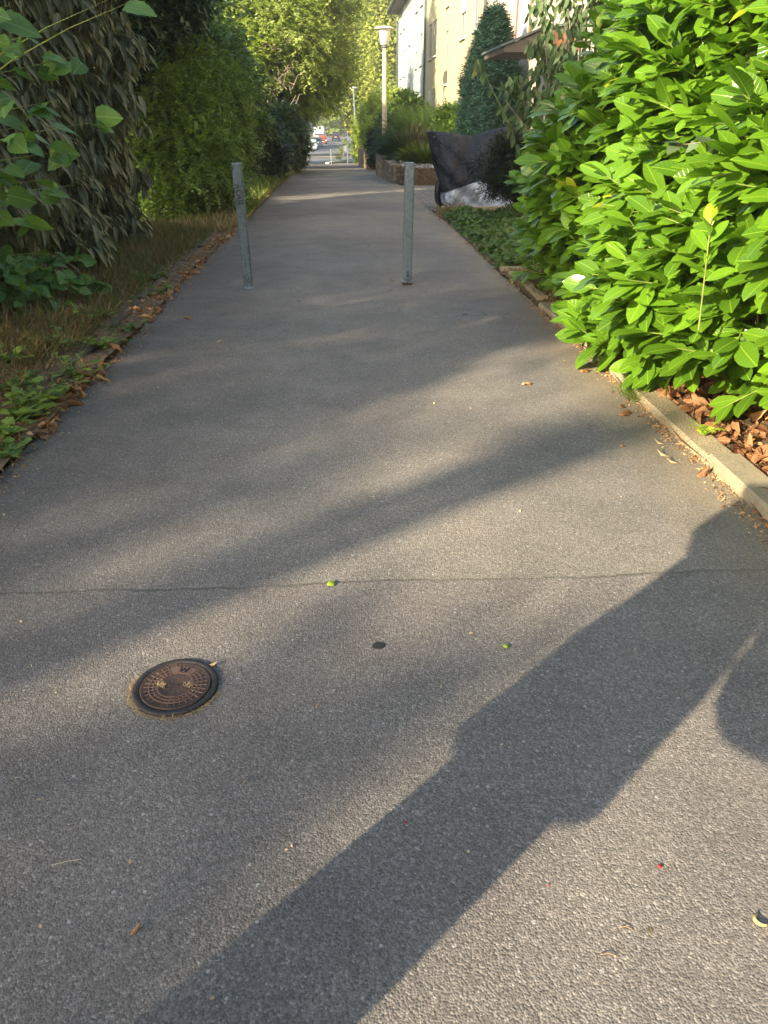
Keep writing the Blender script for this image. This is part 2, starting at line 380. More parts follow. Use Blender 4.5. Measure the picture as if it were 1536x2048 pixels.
M['thuja'] = L_('thuja_spray', (.012, .038, .03), (.038, .10, .072), .6, .1)
M['yew'] = L_('yew_needles', (.008, .022, .012), (.022, .05, .022), .55, .05)
M['box'] = L_('clipped_shrub_leaf', (.03, .075, .012), (.11, .19, .02), .5, .2)
M['grassgreen'] = L_('grass_blade', (.06, .12, .02), (.18, .25, .04), .6, .3)
M['grassdry'] = L_('dry_grass_blade', (.12, .085, .04), (.34, .26, .13), .8, .2)
M['pampas'] = L_('reed_blade', (.05, .11, .03), (.16, .25, .07), .6, .3)
M['drylf'] = L_('dry_leaf', (.20, .08, .035), (.50, .28, .14), .75, .15, veins=dict(col=(.5, .28, .13), mid=.05, n=7, w=.06, a=.25), tips=(.5, .36, .2))
M['strawlf'] = L_('straw_leaf', (.24, .15, .07), (.60, .46, .27), .8, .15)
M['buddleia'] = L_('drooping_leaf', (.06, .115, .05), (.155, .225, .095), .6, .25, veins=dict(col=(.2, .27, .12), mid=.05, n=10, w=.08, a=.25), tips=(.4, .34, .06))
M['ivy'] = L_('ground_cover_leaf', (.04, .10, .02), (.14, .24, .04), .45, .25)
M['greenlf'] = L_('fresh_green_leaf', (.25, .42, .03), (.42, .55, .06), .5, .3)

# ---------------------------------------------------------------- ground and path
def ribbon(name, ys, xl, xr, dz, mat, nx=6, bump=0.0, kind='structure', crown=0.0, label=None, side=0.15, seed=0):
    rng = np.random.RandomState(seed); v = []; f = []
    for y in ys:
        a, b = xl(y), xr(y)
        for j in range(nx+1):
            t = j/nx; v.append((a+(b-a)*t, y, zg(y)+dz+crown*math.sin(PI*t)+(rng.rand()*bump if 0 < j < nx or bump else 0)))
    for i in range(len(ys)-1):
        for j in range(nx):
            p = i*(nx+1)+j; f.append((p, p+1, p+nx+2, p+nx+1))
    o = mesh_obj(name, v, f, mat, smooth=True); tag(o, label, None, None, kind); return o
YS = list(np.concatenate([np.arange(-8, 16, .5), np.arange(16, 62.1, 1.5)]))
gy = list(np.concatenate([np.arange(-60, 130, 2.5), np.arange(130, 300, 8), np.arange(300, 1400, 60)]))
ribbon('ground', gy, lambda y: -400, lambda y: 400, -.03, M['terrain'], 60)
rng0 = np.random.RandomState(3)
jl = {y: rng0.uniform(-.03, .03) for y in YS}
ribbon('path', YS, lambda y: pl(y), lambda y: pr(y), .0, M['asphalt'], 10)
ribbon('verge', list(np.arange(-8, 58, .25)), lambda y: pl(y)-4.5, lambda y: pl(y)+.012*math.sin(y*9)-.015*math.sin(y*23), .004, M['soil'], 30, .035, seed=5)
ribbon('flower_bed', list(np.arange(-4, 14.4, .2)), lambda y: pr(y)+.015*math.sin(y*7), lambda y: pr(y)+3.5, .004, M['soil'], 24, .03, seed=6)
# driveway of grey block paving
def paver_mat():
    m, nt, o = new_mat('block_paving'); N = NT(nt); tc = N.n('TexCoord').outputs['Object']
    mp = N.n('Mapping'); mp.inputs['Rotation'].default_value = (0, 0, math.radians(-3)); N.l(tc, mp.inputs[0])
    br = N.n('TexBrick'); N.l(mp.outputs[0], br.inputs[0]); br.inputs['Scale'].default_value = 1
    br.inputs['Brick Width'].default_value = .22; br.inputs['Row Height'].default_value = .3; br.inputs['Mortar Size'].default_value = .014; br.inputs['Mortar Smooth'].default_value = .3
    br.inputs['Color1'].default_value = (.20, .185, .17, 1); br.inputs['Color2'].default_value = (.26, .235, .215, 1); br.inputs['Mortar'].default_value = (.07, .065, .05, 1)
    b = N.n('BsdfPrincipled'); N.l(N.mix(1.0, br.outputs[0], N.ramp(N.noise(tc, 6, 5).outputs[0], [(.3, .8), (.7, 1.15)]), 'MULTIPLY'), b.inputs[0]); b.inputs['Roughness'].default_value = .85
    N.l(N.bump(br.outputs['Fac'], -.4, .01), b.inputs['Normal'])
    N.l(b.outputs[0], o.inputs[0]); return m
M['pavers'] = paver_mat()
ribbon('driveway', [14.42]+list(np.arange(15, 22.4, .5)), lambda y: pr(y)-.01, lambda y: 5.2, .008, M['pavers'], 4)
# the street beyond the far bollards
sl_ = lambda y: float(np.interp(y, [58, 62, 134, 200, 300, 420], [-5.8, -5.9, -13.2, -16.4, -20, -24]))
sr_ = lambda y: float(np.interp(y, [58, 62, 134, 200, 300, 420], [-3.3, -3.4, -6.6, -9.0, -12, -15]))
ribbon('street', list(np.arange(61, 420, 4)), sl_, sr_, .004, M['street'], 4)
ribbon('pavement', list(np.arange(61, 300, 4)), lambda y: sr_(y)+.12, lambda y: sr_(y)+1.7, .03, M['street'], 2)
ribbon('street', [86, 92], lambda y: -60, lambda y: 30, .02, M['pave'], 2)
ribbon('pavement', [97, 101], lambda y: -60, lambda y: 30, .035, M['pave'], 2)

# kerbs
def kerb(ys, off, w, h, mat, name='kerb', side=1, jit=.0, seed=0):
    rr = random.Random(seed); mb = MB(); edge = pr if side > 0 else pl
    rs = []
    for y in ys:
        x = edge(y)+off*side; j = rr.uniform(-jit, jit); z = zg(y); hh = h+rr.uniform(-jit, jit)*.6
        a, b = x, x+w*side
        ring = [(a+j, y, z-.1), (a+j, y, z+hh-.012), (a+j+.012*side, y, z+hh), (b+j-.012*side, y, z+hh), (b+j, y, z+hh-.012), (b+j, y, z-.1)]
        rs.append(ring)
    mb.rings(rs); o = mb.build(name, mat); tag(o, None, None, None, 'structure'); return o
kerb(list(np.linspace(3.155, 6.4, 22)), .0, .15, .042, M['kerb'], jit=.0015, seed=2)
kerb(list(np.linspace(.2, 3.145, 14)), .005, .155, .055, M['kerb_new'], seed=3)
kerb(list(np.linspace(-6, .19, 14)), .005, .155, .05, M['kerb_new'], seed=4)
kerb(list(np.arange(6.6, 7.9, .2)), .05, .09, .05, M['kerb'], jit=.012, seed=8)
for i, (a, b) in enumerate([(5.6, 6.55), (6.6, 7.55), (7.62, 8.5), (8.56, 9.5), (9.6, 10.5), (4.3, 5.2), (10.6, 11.6)]):
    kerb(list(np.arange(a, b+.01, .1)), .17, .055, .045, M['kerb_old'], side=-1, jit=.01, seed=20+i)
# cross kerbs that bound the ground-cover bed
mb = MB(); mb.box(1.2, 2.1, 7.98, 8.09, -.1, .055); o = mb.build('kerb', M['kerb'], bevel=.01); tag(o, None, None, None, 'structure')
mb = MB(); mb.box(1.02, 3.6, 14.2, 14.32, -.15, .045); o = mb.build('kerb', M['kerb'], bevel=.01); tag(o, None, None, None, 'structure')

# ---------------------------------------------------------------- bollards near the camera
def stroke(mb, pts, r): mb.tube(pts, r, 5)
def bollard(base, hgt, w, mat, lean, label, locked):
    b = empty('bollard', base); tag(b, label, 'bollard', 'square steel bollards across the path'); b.rotation_euler = lean
    mb = MB(); rs = []
    c = w*.12
    prof = [(-w/2+c, -w/2), (w/2-c, -w/2), (w/2, -w/2+c), (w/2, w/2-c), (w/2-c, w/2), (-w/2+c, w/2), (-w/2, w/2-c), (-w/2, -w/2+c)]
    z0 = .03 if locked else -.05
    for z in (z0, hgt-.006): rs.append([(x, y, z) for x, y in prof])
    mb.rings(rs); mb.build('post', mat, b)
    mb = MB(); mb.rings([[(x*1.03, y*1.03, z) for x, y in prof] for z in (hgt-.0058, hgt)]+[[(x*.93, y*.93, hgt+.003) for x, y in prof]]); mb.build('cap', M['galv'], b)
    if locked:
        mb = MB(); mb.box(-w*.66, w*.66, -w*.66, w*.66, .018, .034); mb.build('flange', M['galv'], b, bevel=.004)
        mb = MB(); mb.box(-w*.56, w*.56, -w*.56, w*.56, -.03, .0175); mb.build('ground_socket', M['rust'], b, bevel=.003)
        mb = MB()                                              # keyhole slot
        mb.lathe([(.0085, -.002), (.0085, .001)], 16); vs = [(x, -w/2-.001+z*0, .118+y) for x, y, z in mb.v]
        m2 = MB(); m2.add([(x, -w/2-.0012-(0.0008 if i >= 16 else 0), z) for i, (x, yy, z) in enumerate(vs)], mb.f)
        m2.box(-.006, .006, -w/2-.0016, -w/2-.0006, .07, .116); m2.build('lock_slot', M['black'], b)
        mb = MB()                                              # open padlock hanging in front
        mb.box(-.018, .018, -w/2-.03, -w/2-.012, .036, .060); pd = mb.build('padlock', M['galv_old'], b, bevel=.004)
        mb = MB(); mb.tube([(-.012, -w/2-.021, .058), (-.014, -w/2-.02, .085), (-.006, -w/2-.014, .105), (.004, -w/2-.01, .11), (.012, -w/2-.014, .1), (.013, -w/2-.021, .075)], .0032, 6)
        mb.build('shackle', M['galv'], pd, True)
    else:
        mb = MB(); rs = [[(x*1.06, y*1.06, -.01) for x, y in prof], [(x*1.10, y*1.10, .003) for x, y in prof], [(x*1.02, y*1.02, .022) for x, y in prof]]
        mb.rings(rs); mb.build('weld_collar', M['galv'], b, True)
    return b
p = G(498, 577); bl = bollard((p.x, p.y, zg(p.y)), 1.065, .083, M['galv_old'], (math.radians(.3), math.radians(-1.1), math.radians(5)), 'dull grey square bollard with black marker scrawl near its top, left on the path', False)
p = G(814, 568); br_ = bollard((p.x, p.y, zg(p.y)), 1.06, .080, M['galv'], (0, math.radians(.5), math.radians(7)), 'spangled galvanised square bollard with padlock and rusty foot socket, standing right of the dull one', True)
# marker letters, read turned by a quarter, running down the front face
gy_ = -.0832/2-.0012
LET = {'A': [[(0, 0), (.45, 1), (.9, 0)], [(.12, .38), (.85, .42)]], 'C': [[(.85, .92), (.3, .95), (.05, .5), (.25, .05), (.85, .06)]], 'B': [[(.1, 0), (.1, 1), (.75, .88), (.62, .56), (.12, .5), (.85, .4), (.7, .02), (.1, 0)]]}
mb = MB()
for i, ch in enumerate('ACAB'):
    for st in LET[ch]:
        pts = [((-.028+.054*b_ + .004*math.sin(7*a_+i)), gy_, (1.065-.165)-i*.043-.038*a_) for a_, b_ in st]
        # letter "up" points to +x, text advances downward
        mb.tube([Vector(q) for q in pts], .0034, 5)
mb.build('marker_scrawl', M['ink'], bl)

# ---------------------------------------------------------------- cast-iron valve cover
p = G(352, 1375); R = .117
mc = empty('manhole_cover', (p.x, p.y, 0.0), math.radians(-8)); tag(mc, 'small round rusty brown cast iron water cover with a W, set in the asphalt', 'manhole cover')
mb = MB(); mb.lathe([(R*.0, .001), (R*1.0, .001), (R*1.0, .006), (R*.985, .0085), (R*.845, .0075), (R*.84, .004), (R*.0, .004)], 56); mb.build('frame_ring', M['iron_dark'], mc, True)
mb = MB(); mb.lathe([(0, .0045), (R*.825, .0045), (R*.825, .0085), (R*.80, .0095), (R*.78, .0078), (R*.0, .0078)], 56); lid = mb.build('lid', M['iron'], mc, True)
mb = MB()
def arc(r, a0, a1, w=.0016, n=40, z=.0085):
    for i in range(n):
        a = math.radians(a0+(a1-a0)*i/n); b = math.radians(a0+(a1-a0)*(i+1)/n)
        q = [((r-w)*math.cos(a), (r-w)*math.sin(a)), ((r+w)*math.cos(a), (r+w)*math.sin(a)), ((r+w)*math.cos(b), (r+w)*math.sin(b)), ((r-w)*math.cos(b), (r-w)*math.sin(b))]
        mb.add([(x, y, .0076) for x, y in q]+[(x, y, .0098) for x, y in q], [(4, 5, 6, 7), (0, 1, 5, 4), (2, 3, 7, 6), (1, 2, 6, 5), (3, 0, 4, 7)])
for rr_ in (.42, .52, .62): arc(R*rr_, 122, 418)
for k in range(26):
    a = math.radians(126+k*(290/25)); r0, r1 = R*(.42 if k % 2 else .42), R*.74
    mb.tube([(r0*math.cos(a), r0*math.sin(a), .0082), (r1*math.cos(a), r1*math.sin(a), .0082)], .0015, 5)
for k in range(8):
    a = math.radians(62+k*8); mb.tube([(R*.68*math.cos(a), R*.68*math.sin(a), .0082), (R*.76*math.cos(a), R*.76*math.sin(a), .0082)], .0013, 5)
mb.build('ribs', M['iron_worn'], lid)
mb = MB(); n = 16                                               # raised worn panel that carries the W
top = [(R*.68*math.cos(math.radians(62+60*i/n)), R*.68*math.sin(math.radians(62+60*i/n))) for i in range(n+1)]
bot = [(R*.43*math.cos(math.radians(122-60*i/n)), R*.43*math.sin(math.radians(122-60*i/n))) for i in range(n+1)]
ring = top+bot; mb.rings([[(x, y, .0076) for x, y in ring], [(x, y, .0094) for x, y in ring]]); mb.build('letter_panel', M['iron_worn'], lid)
mb = MB(); cy = R*.56; ww, hh = .0125, .0105
wp = [(-ww, cy+hh), (-ww*.55, cy-hh), (0, cy+hh*.6), (ww*.55, cy-hh), (ww, cy+hh)]
for a, b in zip(wp[:-1], wp[1:]):
    dx, dy = b[0]-a[0], b[1]-a[1]; l = math.hypot(dx, dy); nx_, ny_ = -dy/l*.0019, dx/l*.0019
    q = [(a[0]+nx_, a[1]+ny_), (a[0]-nx_, a[1]-ny_), (b[0]-nx_, b[1]-ny_), (b[0]+nx_, b[1]+ny_)]
    mb.add([(x, y, .0092) for x, y in q]+[(x, y, .0104+.0001*wp.index(a)) for x, y in q], [(4, 5, 6, 7), (0, 1, 5, 4), (2, 3, 7, 6), (1, 2, 6, 5), (3, 0, 4, 7)])
mb.build('letter', M['black'], lid)
rngm = np.random.RandomState(4)
for sx, sy in ((-.038, -.006), (.036, .006)):
    mb = MB(); mb.box(sx-.015, sx+.015, sy-.011, sy+.011, .0074, .0082); h = mb.build('lift_hole', M['black'], lid)
    n = 90; P = np.c_[rngm.normal(sx, .008, n), rngm.normal(sy, .006, n), rngm.uniform(.008, .012, n)]
    leaves('straw_debris', P, rngm.normal(size=(n, 3))*[1, 1, .3], rngm.normal(size=(n, 3))*.4+[0, 0, 1], rngm.uniform(.006, .014, n), .8, T_NEEDLE, M['strawlf'], h)
# straw caught round the rim
n = 700; a = rngm.uniform(PI*.88, PI*1.95, n)+rngm.normal(0, .05, n); rr_ = R*(1.03+np.abs(rngm.normal(0, .035, n)))
P = np.c_[rr_*np.cos(a)+p.x, rr_*np.sin(a)+p.y, rngm.uniform(.001, .004, n)]
o = leaves('straw', P, rngm.normal(size=(n, 3))*[1, 1, .15], rngm.normal(size=(n, 3))*.3+[0, 0, 1], rngm.uniform(.005, .013, n), .7, T_NEEDLE, M['strawlf']); tag(o, 'dry straw crumbs caught round the lower rim of the iron cover', 'straw', None, 'stuff')

# ---------------------------------------------------------------- things lying on the asphalt
def lone_leaf(px, py, L, ang, label, mat, tmpl=T_DRY, tint=.6, name='fallen_leaf', group='single leaves lying on the asphalt', w=1.0, tilt=.25, cat='leaf', z=.004):
    p = G(px, py); a = math.radians(ang)
    o = leaves(name, np.array([[0, 0, z]]), np.array([[math.cos(a), math.sin(a), .1]]), np.array([[tilt*math.sin(a), -tilt*math.cos(a), 1.]]), L, w, tmpl, mat, None, np.array([tint]))
    o.location = (p.x, p.y, zg(p.y)+.002)
    s = o.modifiers.new('s', 'SOLIDIFY'); s.thickness = .0006
    tag(o, label, cat, group); return o
lone_leaf(1043, 771, .085, 5, 'long pale brown leaf lying alone on asphalt where light meets shade', M['drylf'], tint=.98, w=.6)
lone_leaf(1237, 832, .10, 8, 'big reddish curled leaf beside the kerb end, the larger of two', M['drylf'], tint=.3, w=.9, tilt=.5)
lone_leaf(1238, 817, .06, 30, 'smaller reddish leaf just above the big curled one by the kerb end', M['drylf'], tint=.35)
lone_leaf(1160, 745, .08, 0, 'orange brown leaf by the kerb under the overhanging laurel, apart from the litter', M['drylf'], tint=.5)
lone_leaf(1240, 895, .035, 20, 'small orange leaf scrap on lit asphalt left of the kerb litter', M['drylf'], tint=.9)
lone_leaf(654, 1172, .034, 20, 'yellow green oval leaf just below the tar seam', M['greenlf'], T_SMALL, .7, w=1.5)
lone_leaf(1006, 1296, .02, 10, 'tiny yellow green leaf right of the dark oval spot', M['greenlf'], T_SMALL, .6, w=1.6)
lone_leaf(262, 1874, .026, 55, 'narrow pinkish brown leaf at the lower left of the path', M['drylf'], T_DRY2, .7, w=1.2)
lone_leaf(366, 638, .085, 0, 'brown leaf on shaded asphalt left below the scrawled bollard', M['drylf'], tint=.85, w=.5)
lone_leaf(433, 685, .04, 10, 'pale whitish leaf scrap on the shaded asphalt left of centre', M['strawlf'], T_DRY2, .9)
lone_leaf(632, 1420, .016, 75, 'thin pinkish husk standing on asphalt right of the iron cover', M['drylf'], T_DRY2, .8)
lone_leaf(882, 1378, .022, 80, 'thin pale husk on the asphalt right below the dark oval spot', M['strawlf'], T_NEEDLE, .9)
lone_leaf(420, 2002, .012, 20, 'tiny straw coloured flake near the bottom edge', M['strawlf'], T_SMALL, .8)
lone_leaf(420, 1334, .022, 15, 'curled pale leaf scrap resting at the upper right rim of the cover', M['strawlf'], T_DRY2, .6, w=1.5, z=.006)
for i, (x, y, L, a, t) in enumerate([(1330, 890, .06, 160, .95), (1340, 915, .075, 150, 1.0), (1358, 928, .07, 165, .97), (1393, 955, .08, 35, .3)]):
    lone_leaf(x, y, L, a, ['slim cream husk nearest the kerb bend, uppermost of the pale husks', 'middle cream husk of the pale ones beside the kerb', 'lowest slim cream husk beside the kerb', 'rust brown curled leaf against the kerb below the pale husks'][i], M['strawlf'] if i < 3 else M['drylf'], T_DRY2, t, w=1.3)
# curled yellow husk at right edge
p = G(1522, 1843); mb = MB(); rs = []
for i in range(13):
    a = math.radians(100+i*17); rr_ = .013; w = .0035*math.sin(PI*(i+.6)/13.2)+.0006
    c = (rr_*math.cos(a), rr_*math.sin(a)*.9)
    rs.append([(c[0]*(1+w/rr_), c[1]*(1+w/rr_), .004), (c[0], c[1], .006+w), (c[0]*(1-w/rr_), c[1]*(1-w/rr_), .004), (c[0], c[1], .001)])
mb.rings(rs); o = mb.build('seed_husk', simple('yellow_husk', (.6, .47, .18), .7, var=.2), smooth=True); o.location = (p.x, p.y, .001); tag(o, 'curled yellow husk lying on the lit asphalt at the lower right edge', 'husk')
# forked twig
p = G(1357, 1390); mb = MB(); mb.tube([(-.02, .008, .004), (-.008, .001, .005), (.004, -.002, .004), (.005, -.02, .003)], .0008, 5); mb.tube([(.004, -.002, .004), (.016, .006, .005), (.022, .01, .004)], .0008, 5)
o = mb.build('twig', M['twig']); o.location = (p.x, p.y, .002); tag(o, 'small forked twig lying in the shadow on the right', 'twig')
p = G(135, 1727); mb = MB(); mb.tube([(-.03, -.008, .003), (0, .001, .004), (.028, .007, .003)], .0007, 5)
o = mb.build('grass_stalk', simple('pale_stalk', (.6, .5, .3), .8)); o.location = (p.x, p.y, .002); tag(o, 'thin pale grass stalk lying on asphalt at the lower left', 'stalk')
for (x, y, l, a) in ((1250, 1858, .022, 'short straw bit on sunlit asphalt left of the yellow husk'), (1215, 1912, .03, 'bent straw bit on sunlit asphalt, lower of two')):
    p = G(x, y); mb = MB(); mb.tube([(-l/2, .0, .002), (0, .002, .004), (l/2, -.002, .002)], .0008, 5); o = mb.build('straw_bit', M['straw']); o.location = (p.x, p.y, .002); tag(o, a, 'straw', 'straw bits on the sunlit asphalt')
M['berry'] = simple('red_berry', (.5, .02, .02), .4)
for (x, y, r_, lb) in ((1319, 1735, .0042, 'crushed red berry on the sunlit asphalt, the larger of two'), (1097, 1772, .002, 'tiny red berry on sunlit asphalt near the shadow edge'), (812, 1646, .003, 'dull red berry in the shade near the shadow edge')):
    p = G(x, y); mb = MB()
    mb.lathe([(0, 0), (r_*.8, r_*.15), (r_, r_*.6), (r_*.7, r_*1.1), (0, r_*1.3)], 10); mb.lathe([(0, 0), (r_*.5, .0002), (r_*.4, r_*.4), (0, r_*.5)], 8, (r_*1.3, r_*.6, 0))
    o = mb.build('berry', M['berry'], smooth=True); o.location = (p.x, p.y, .001); tag(o, lb, 'berry', 'red berries on the asphalt')
# dark oval spot
p = G(757, 1292); mb = MB(); mb.rings([[(.0185*k*math.cos(a)*1.05+.003*math.sin(3*a)*k, .0175*k*math.sin(a), z) for a in [2*PI*i/28 for i in range(28)]] for k, z in ((1, .0005), (.97, .003), (.8, .0035))])
o = mb.build('tar_spot', simple('old_gum', (.028, .028, .03), .7, bump=.3)); o.location = (p.x, p.y, 0); tag(o, 'dark flat oval spot stuck to asphalt in the middle of the picture', 'spot')
p = G(855, 1141); mb = MB(); mb.rings([[(.03*k*math.cos(a), .012*k*math.sin(a)+.004*math.sin(2*a)*k, z) for a in [2*PI*i/20 for i in range(20)]] for k, z in ((1, .0005), (.9, .002))])

# ---------------------------------------------------------------- litter, grass, weeds along the edges
def scatter_band(name, label, cat, n, yf, xf, lrange, tmpl, mat, z=.02, seed=0, w=1.0, up=.7, flat=True, tint=None, patchy=None):
    rng = np.random.RandomState(seed); Y = yf(rng, n); X = xf(rng, Y)
    Z = np.interp(Y, KY, KZ)+rng.uniform(.004, z, n)
    D = rng.normal(size=(n, 3))*[1, 1, .25 if flat else .35]+([0, 0, 0] if flat else [0, 0, 1.3])
    Nn = rng.normal(size=(n, 3))*up+[0, 0, 1] if flat else rng.normal(size=(n, 3))*[1, 1, .2]
    L = rng.uniform(*lrange, n)*(.5+.9*rng.rand(n))
    if patchy:
        f = np.sin(Y*3.1+seed)+np.sin(Y*7.7+X*5+seed*2)+np.sin(Y*1.3-X*9)*.8
        L = np.where(f+rng.normal(0, .7, n) < patchy, L*.28, L)
    t = rng.rand(n) if tint is None else np.clip(rng.normal(tint, .25, n), 0, 1)
    o = leaves(name, np.c_[X, Y, Z], D, Nn, L, w, tmpl, mat, None, t); tag(o, label, cat, None, 'stuff'); return o
plv = lambda Y: np.interp(Y, [q[0] for q in LPTS], [q[1] for q in LPTS])
prv = lambda Y: np.interp(Y, [q[0] for q in RPTS], [q[1] for q in RPTS])
near = lambda a, b, e=1.6: (lambda r, n: a+(b-a)*r.rand(n)**e)
scatter_band('leaf_litter', 'brown dry leaves gathered between the left grass and the asphalt', 'leaf litter', 3000, near(2.4, 13, 1.3), lambda r, Y: plv(Y)+.03-np.abs(r.normal(0, .14, len(Y))), (.025, .085), T_DRY, M['drylf'], .03, 1, tint=.6, patchy=.15)
scatter_band('leaf_litter', 'finer straw coloured litter scattered under the left shrubs', 'leaf litter', 6000, near(2.2, 15, 1.2), lambda r, Y: plv(Y)-.05-1.2*r.rand(len(Y)), (.02, .06), T_DRY2, M['strawlf'], .04, 2, tint=.3, patchy=-.2)
scatter_band('leaf_litter', 'large curled rust red leaves lying in the bed behind the pale kerb', 'leaf litter', 2600, near(1.6, 5.6, 1.0), lambda r, Y: prv(Y)+.17+.9*r.rand(len(Y))**1.3, (.045, .125), T_DRY, M['drylf'], .05, 3, tint=.35, up=.8)
scatter_band('leaf_litter', 'orange leaf crumbs and straw caught in the gutter of the right kerb', 'leaf litter', 650, near(2.2, 6.4, 1.3), lambda r, Y: prv(Y)+.012-np.abs(r.normal(0, .045, len(Y))), (.008, .03), T_DRY, M['drylf'], .008, 4, tint=.85)
scatter_band('leaf_litter', 'crumbs and dead grass beside the path below the ground cover', 'leaf litter', 1500, near(5.8, 14, 1.0), lambda r, Y: prv(Y)+.1-np.abs(r.normal(0, .07, len(Y))), (.01, .035), T_DRY, M['strawlf'], .008, 5, tint=.3)
def loose(r, Y): return plv(Y)+(prv(Y)-plv(Y))*r.rand(len(Y))
scatter_band('crumbs', 'tiny pale crumbs and flecks strewn over the asphalt path', 'crumbs', 420, near(.9, 24, 1.5), loose, (.004, .013), T_SMALL, M['strawlf'], .003, 6, w=1.2, tint=.95)
scatter_band('crumbs', 'sandy straw crumbs packed along the foot of the right kerb', 'crumbs', 2600, near(1.9, 6.5, 1.2), lambda r, Y: prv(Y)+.008-np.abs(r.normal(0, .05, len(Y))), (.004, .012), T_SMALL, M['strawlf'], .003, 7, w=1.0, tint=.6)
scatter_band('crumbs', 'small dark and tan crumbs spilling from the left verge onto the asphalt', 'crumbs', 2200, near(2.4, 13, 1.3), lambda r, Y: plv(Y)+.02+np.abs(r.normal(0, .06, len(Y))), (.005, .018), T_SMALL, M['strawlf'], .004, 8, w=.9, tint=.25)
# grass
def grass(name, label, n, yf, xf, lr, mat, seed, tint=None, w=1.0, z=.0):
    return scatter_band(name, label, 'grass', n, yf, xf, lr, T_BLADE, mat, .02, seed, w=w, flat=False, tint=tint)
grass('dry_grass', 'brown wiry dead grass between the left path edge and the drooping shrub', 26000, near(3.0, 12.5, 1.0), lambda r, Y: plv(Y)-.30-1.1*r.rand(len(Y)), (.06, .15), M['grassdry'], 11, .35, 1.0)
grass('green_grass', 'dull green grass tufts mixed into the dry strip on the left', 9000, near(4.5, 13, .8), lambda r, Y: plv(Y)-.2-1.2*r.rand(len(Y))**.8, (.06, .15), M['grassgreen'], 12, .2, 1.3)
grass('green_grass', 'green lawn grass further along beneath the left bushes', 26000, near(13, 46, 1.2), lambda r, Y: plv(Y)-.05-2.2*r.rand(len(Y)), (.12, .28), M['grassgreen'], 13, .55, 2.5)
grass('dry_grass', 'bleached dry grass edge along the far left side of the path', 12000, near(11, 46, 1.1), lambda r, Y: plv(Y)-.02-.75*r.rand(len(Y)), (.08, .2), M['grassdry'], 14, .9, 2.4)
grass('dry_grass', 'sparse dead grass where the laurel hedge meets the asphalt', 1500, near(6.2, 8.0, 1.0), lambda r, Y: prv(Y)+.02+.35*r.rand(len(Y)), (.04, .10), M['grassdry'], 15, .5, 1.0)
p_ = G(1275, 800)
grass('dry_grass', 'small wiry grass tuft at the end of the pale kerb', 260, lambda r, n: r.normal(p_.y+.06, .07, n), lambda r, Y: r.normal(p_.x-.02, .035, len(Y)), (.05, .10), M['grassgreen'], 16, .3, .7)
p_ = G(890, 425)
grass('dry_grass', 'withered grass tuft beside the wheel of the covered motorcycle', 900, lambda r, n: r.normal(p_.y-.5, .25, n), lambda r, Y: r.normal(p_.x+.08, .1, len(Y)), (.08, .2), M['grassdry'], 17, .5, 1.2)
scatter_band('gravel', 'dusty crumbs and grit at the front of the driveway kerb', 'gravel', 1500, near(12.7, 14.2, 1.0), lambda r, Y: 1.0+1.7*r.rand(len(Y)), (.03, .07), T_DRY, M['strawlf'], .02, 18, tint=.3)

def weed(base, label, h, n, leafL, mat, tmpl, seed, spread=.12, cat='weed', group='weeds growing along the path edge'):
    r = empty('weed', base); tag(r, label, cat, group); rng = np.random.RandomState(seed); ns = max(4, n//9)
    mb = MB(); P = []; D = []
    for i in range(ns):
        a = rng.rand()*2*PI; rr_ = spread*rng.rand()**.5; hh = h*(.4+.7*rng.rand())
        e = Vector((rr_*math.cos(a)*1.4, rr_*math.sin(a)*1.4, hh)); m_ = Vector((e.x*.3, e.y*.3, hh*.6))
        mb.tube([(0, 0, 0), m_, e], [.002, .0016, .001], 5)
        for k in range(9):
            t = (k+1)/9; q = (m_*(2*t) if t < .5 else m_.lerp(e, 2*t-1)); aa = rng.rand()*2*PI
            P.append(q); D.append((math.cos(aa), math.sin(aa), .25-.2*rng.rand()))
    mb.build('stem', M['greenstem'], r)
    P = np.array([tuple(q) for q in P]); D = np.array(D); n2 = len(P)
    leaves('foliage', P, D, rng.normal(size=(n2, 3))*.3+[0, 0, 1], leafL*(.5+.8*rng.rand(n2)), 1.0, tmpl, mat, r, rng.rand(n2)); return r
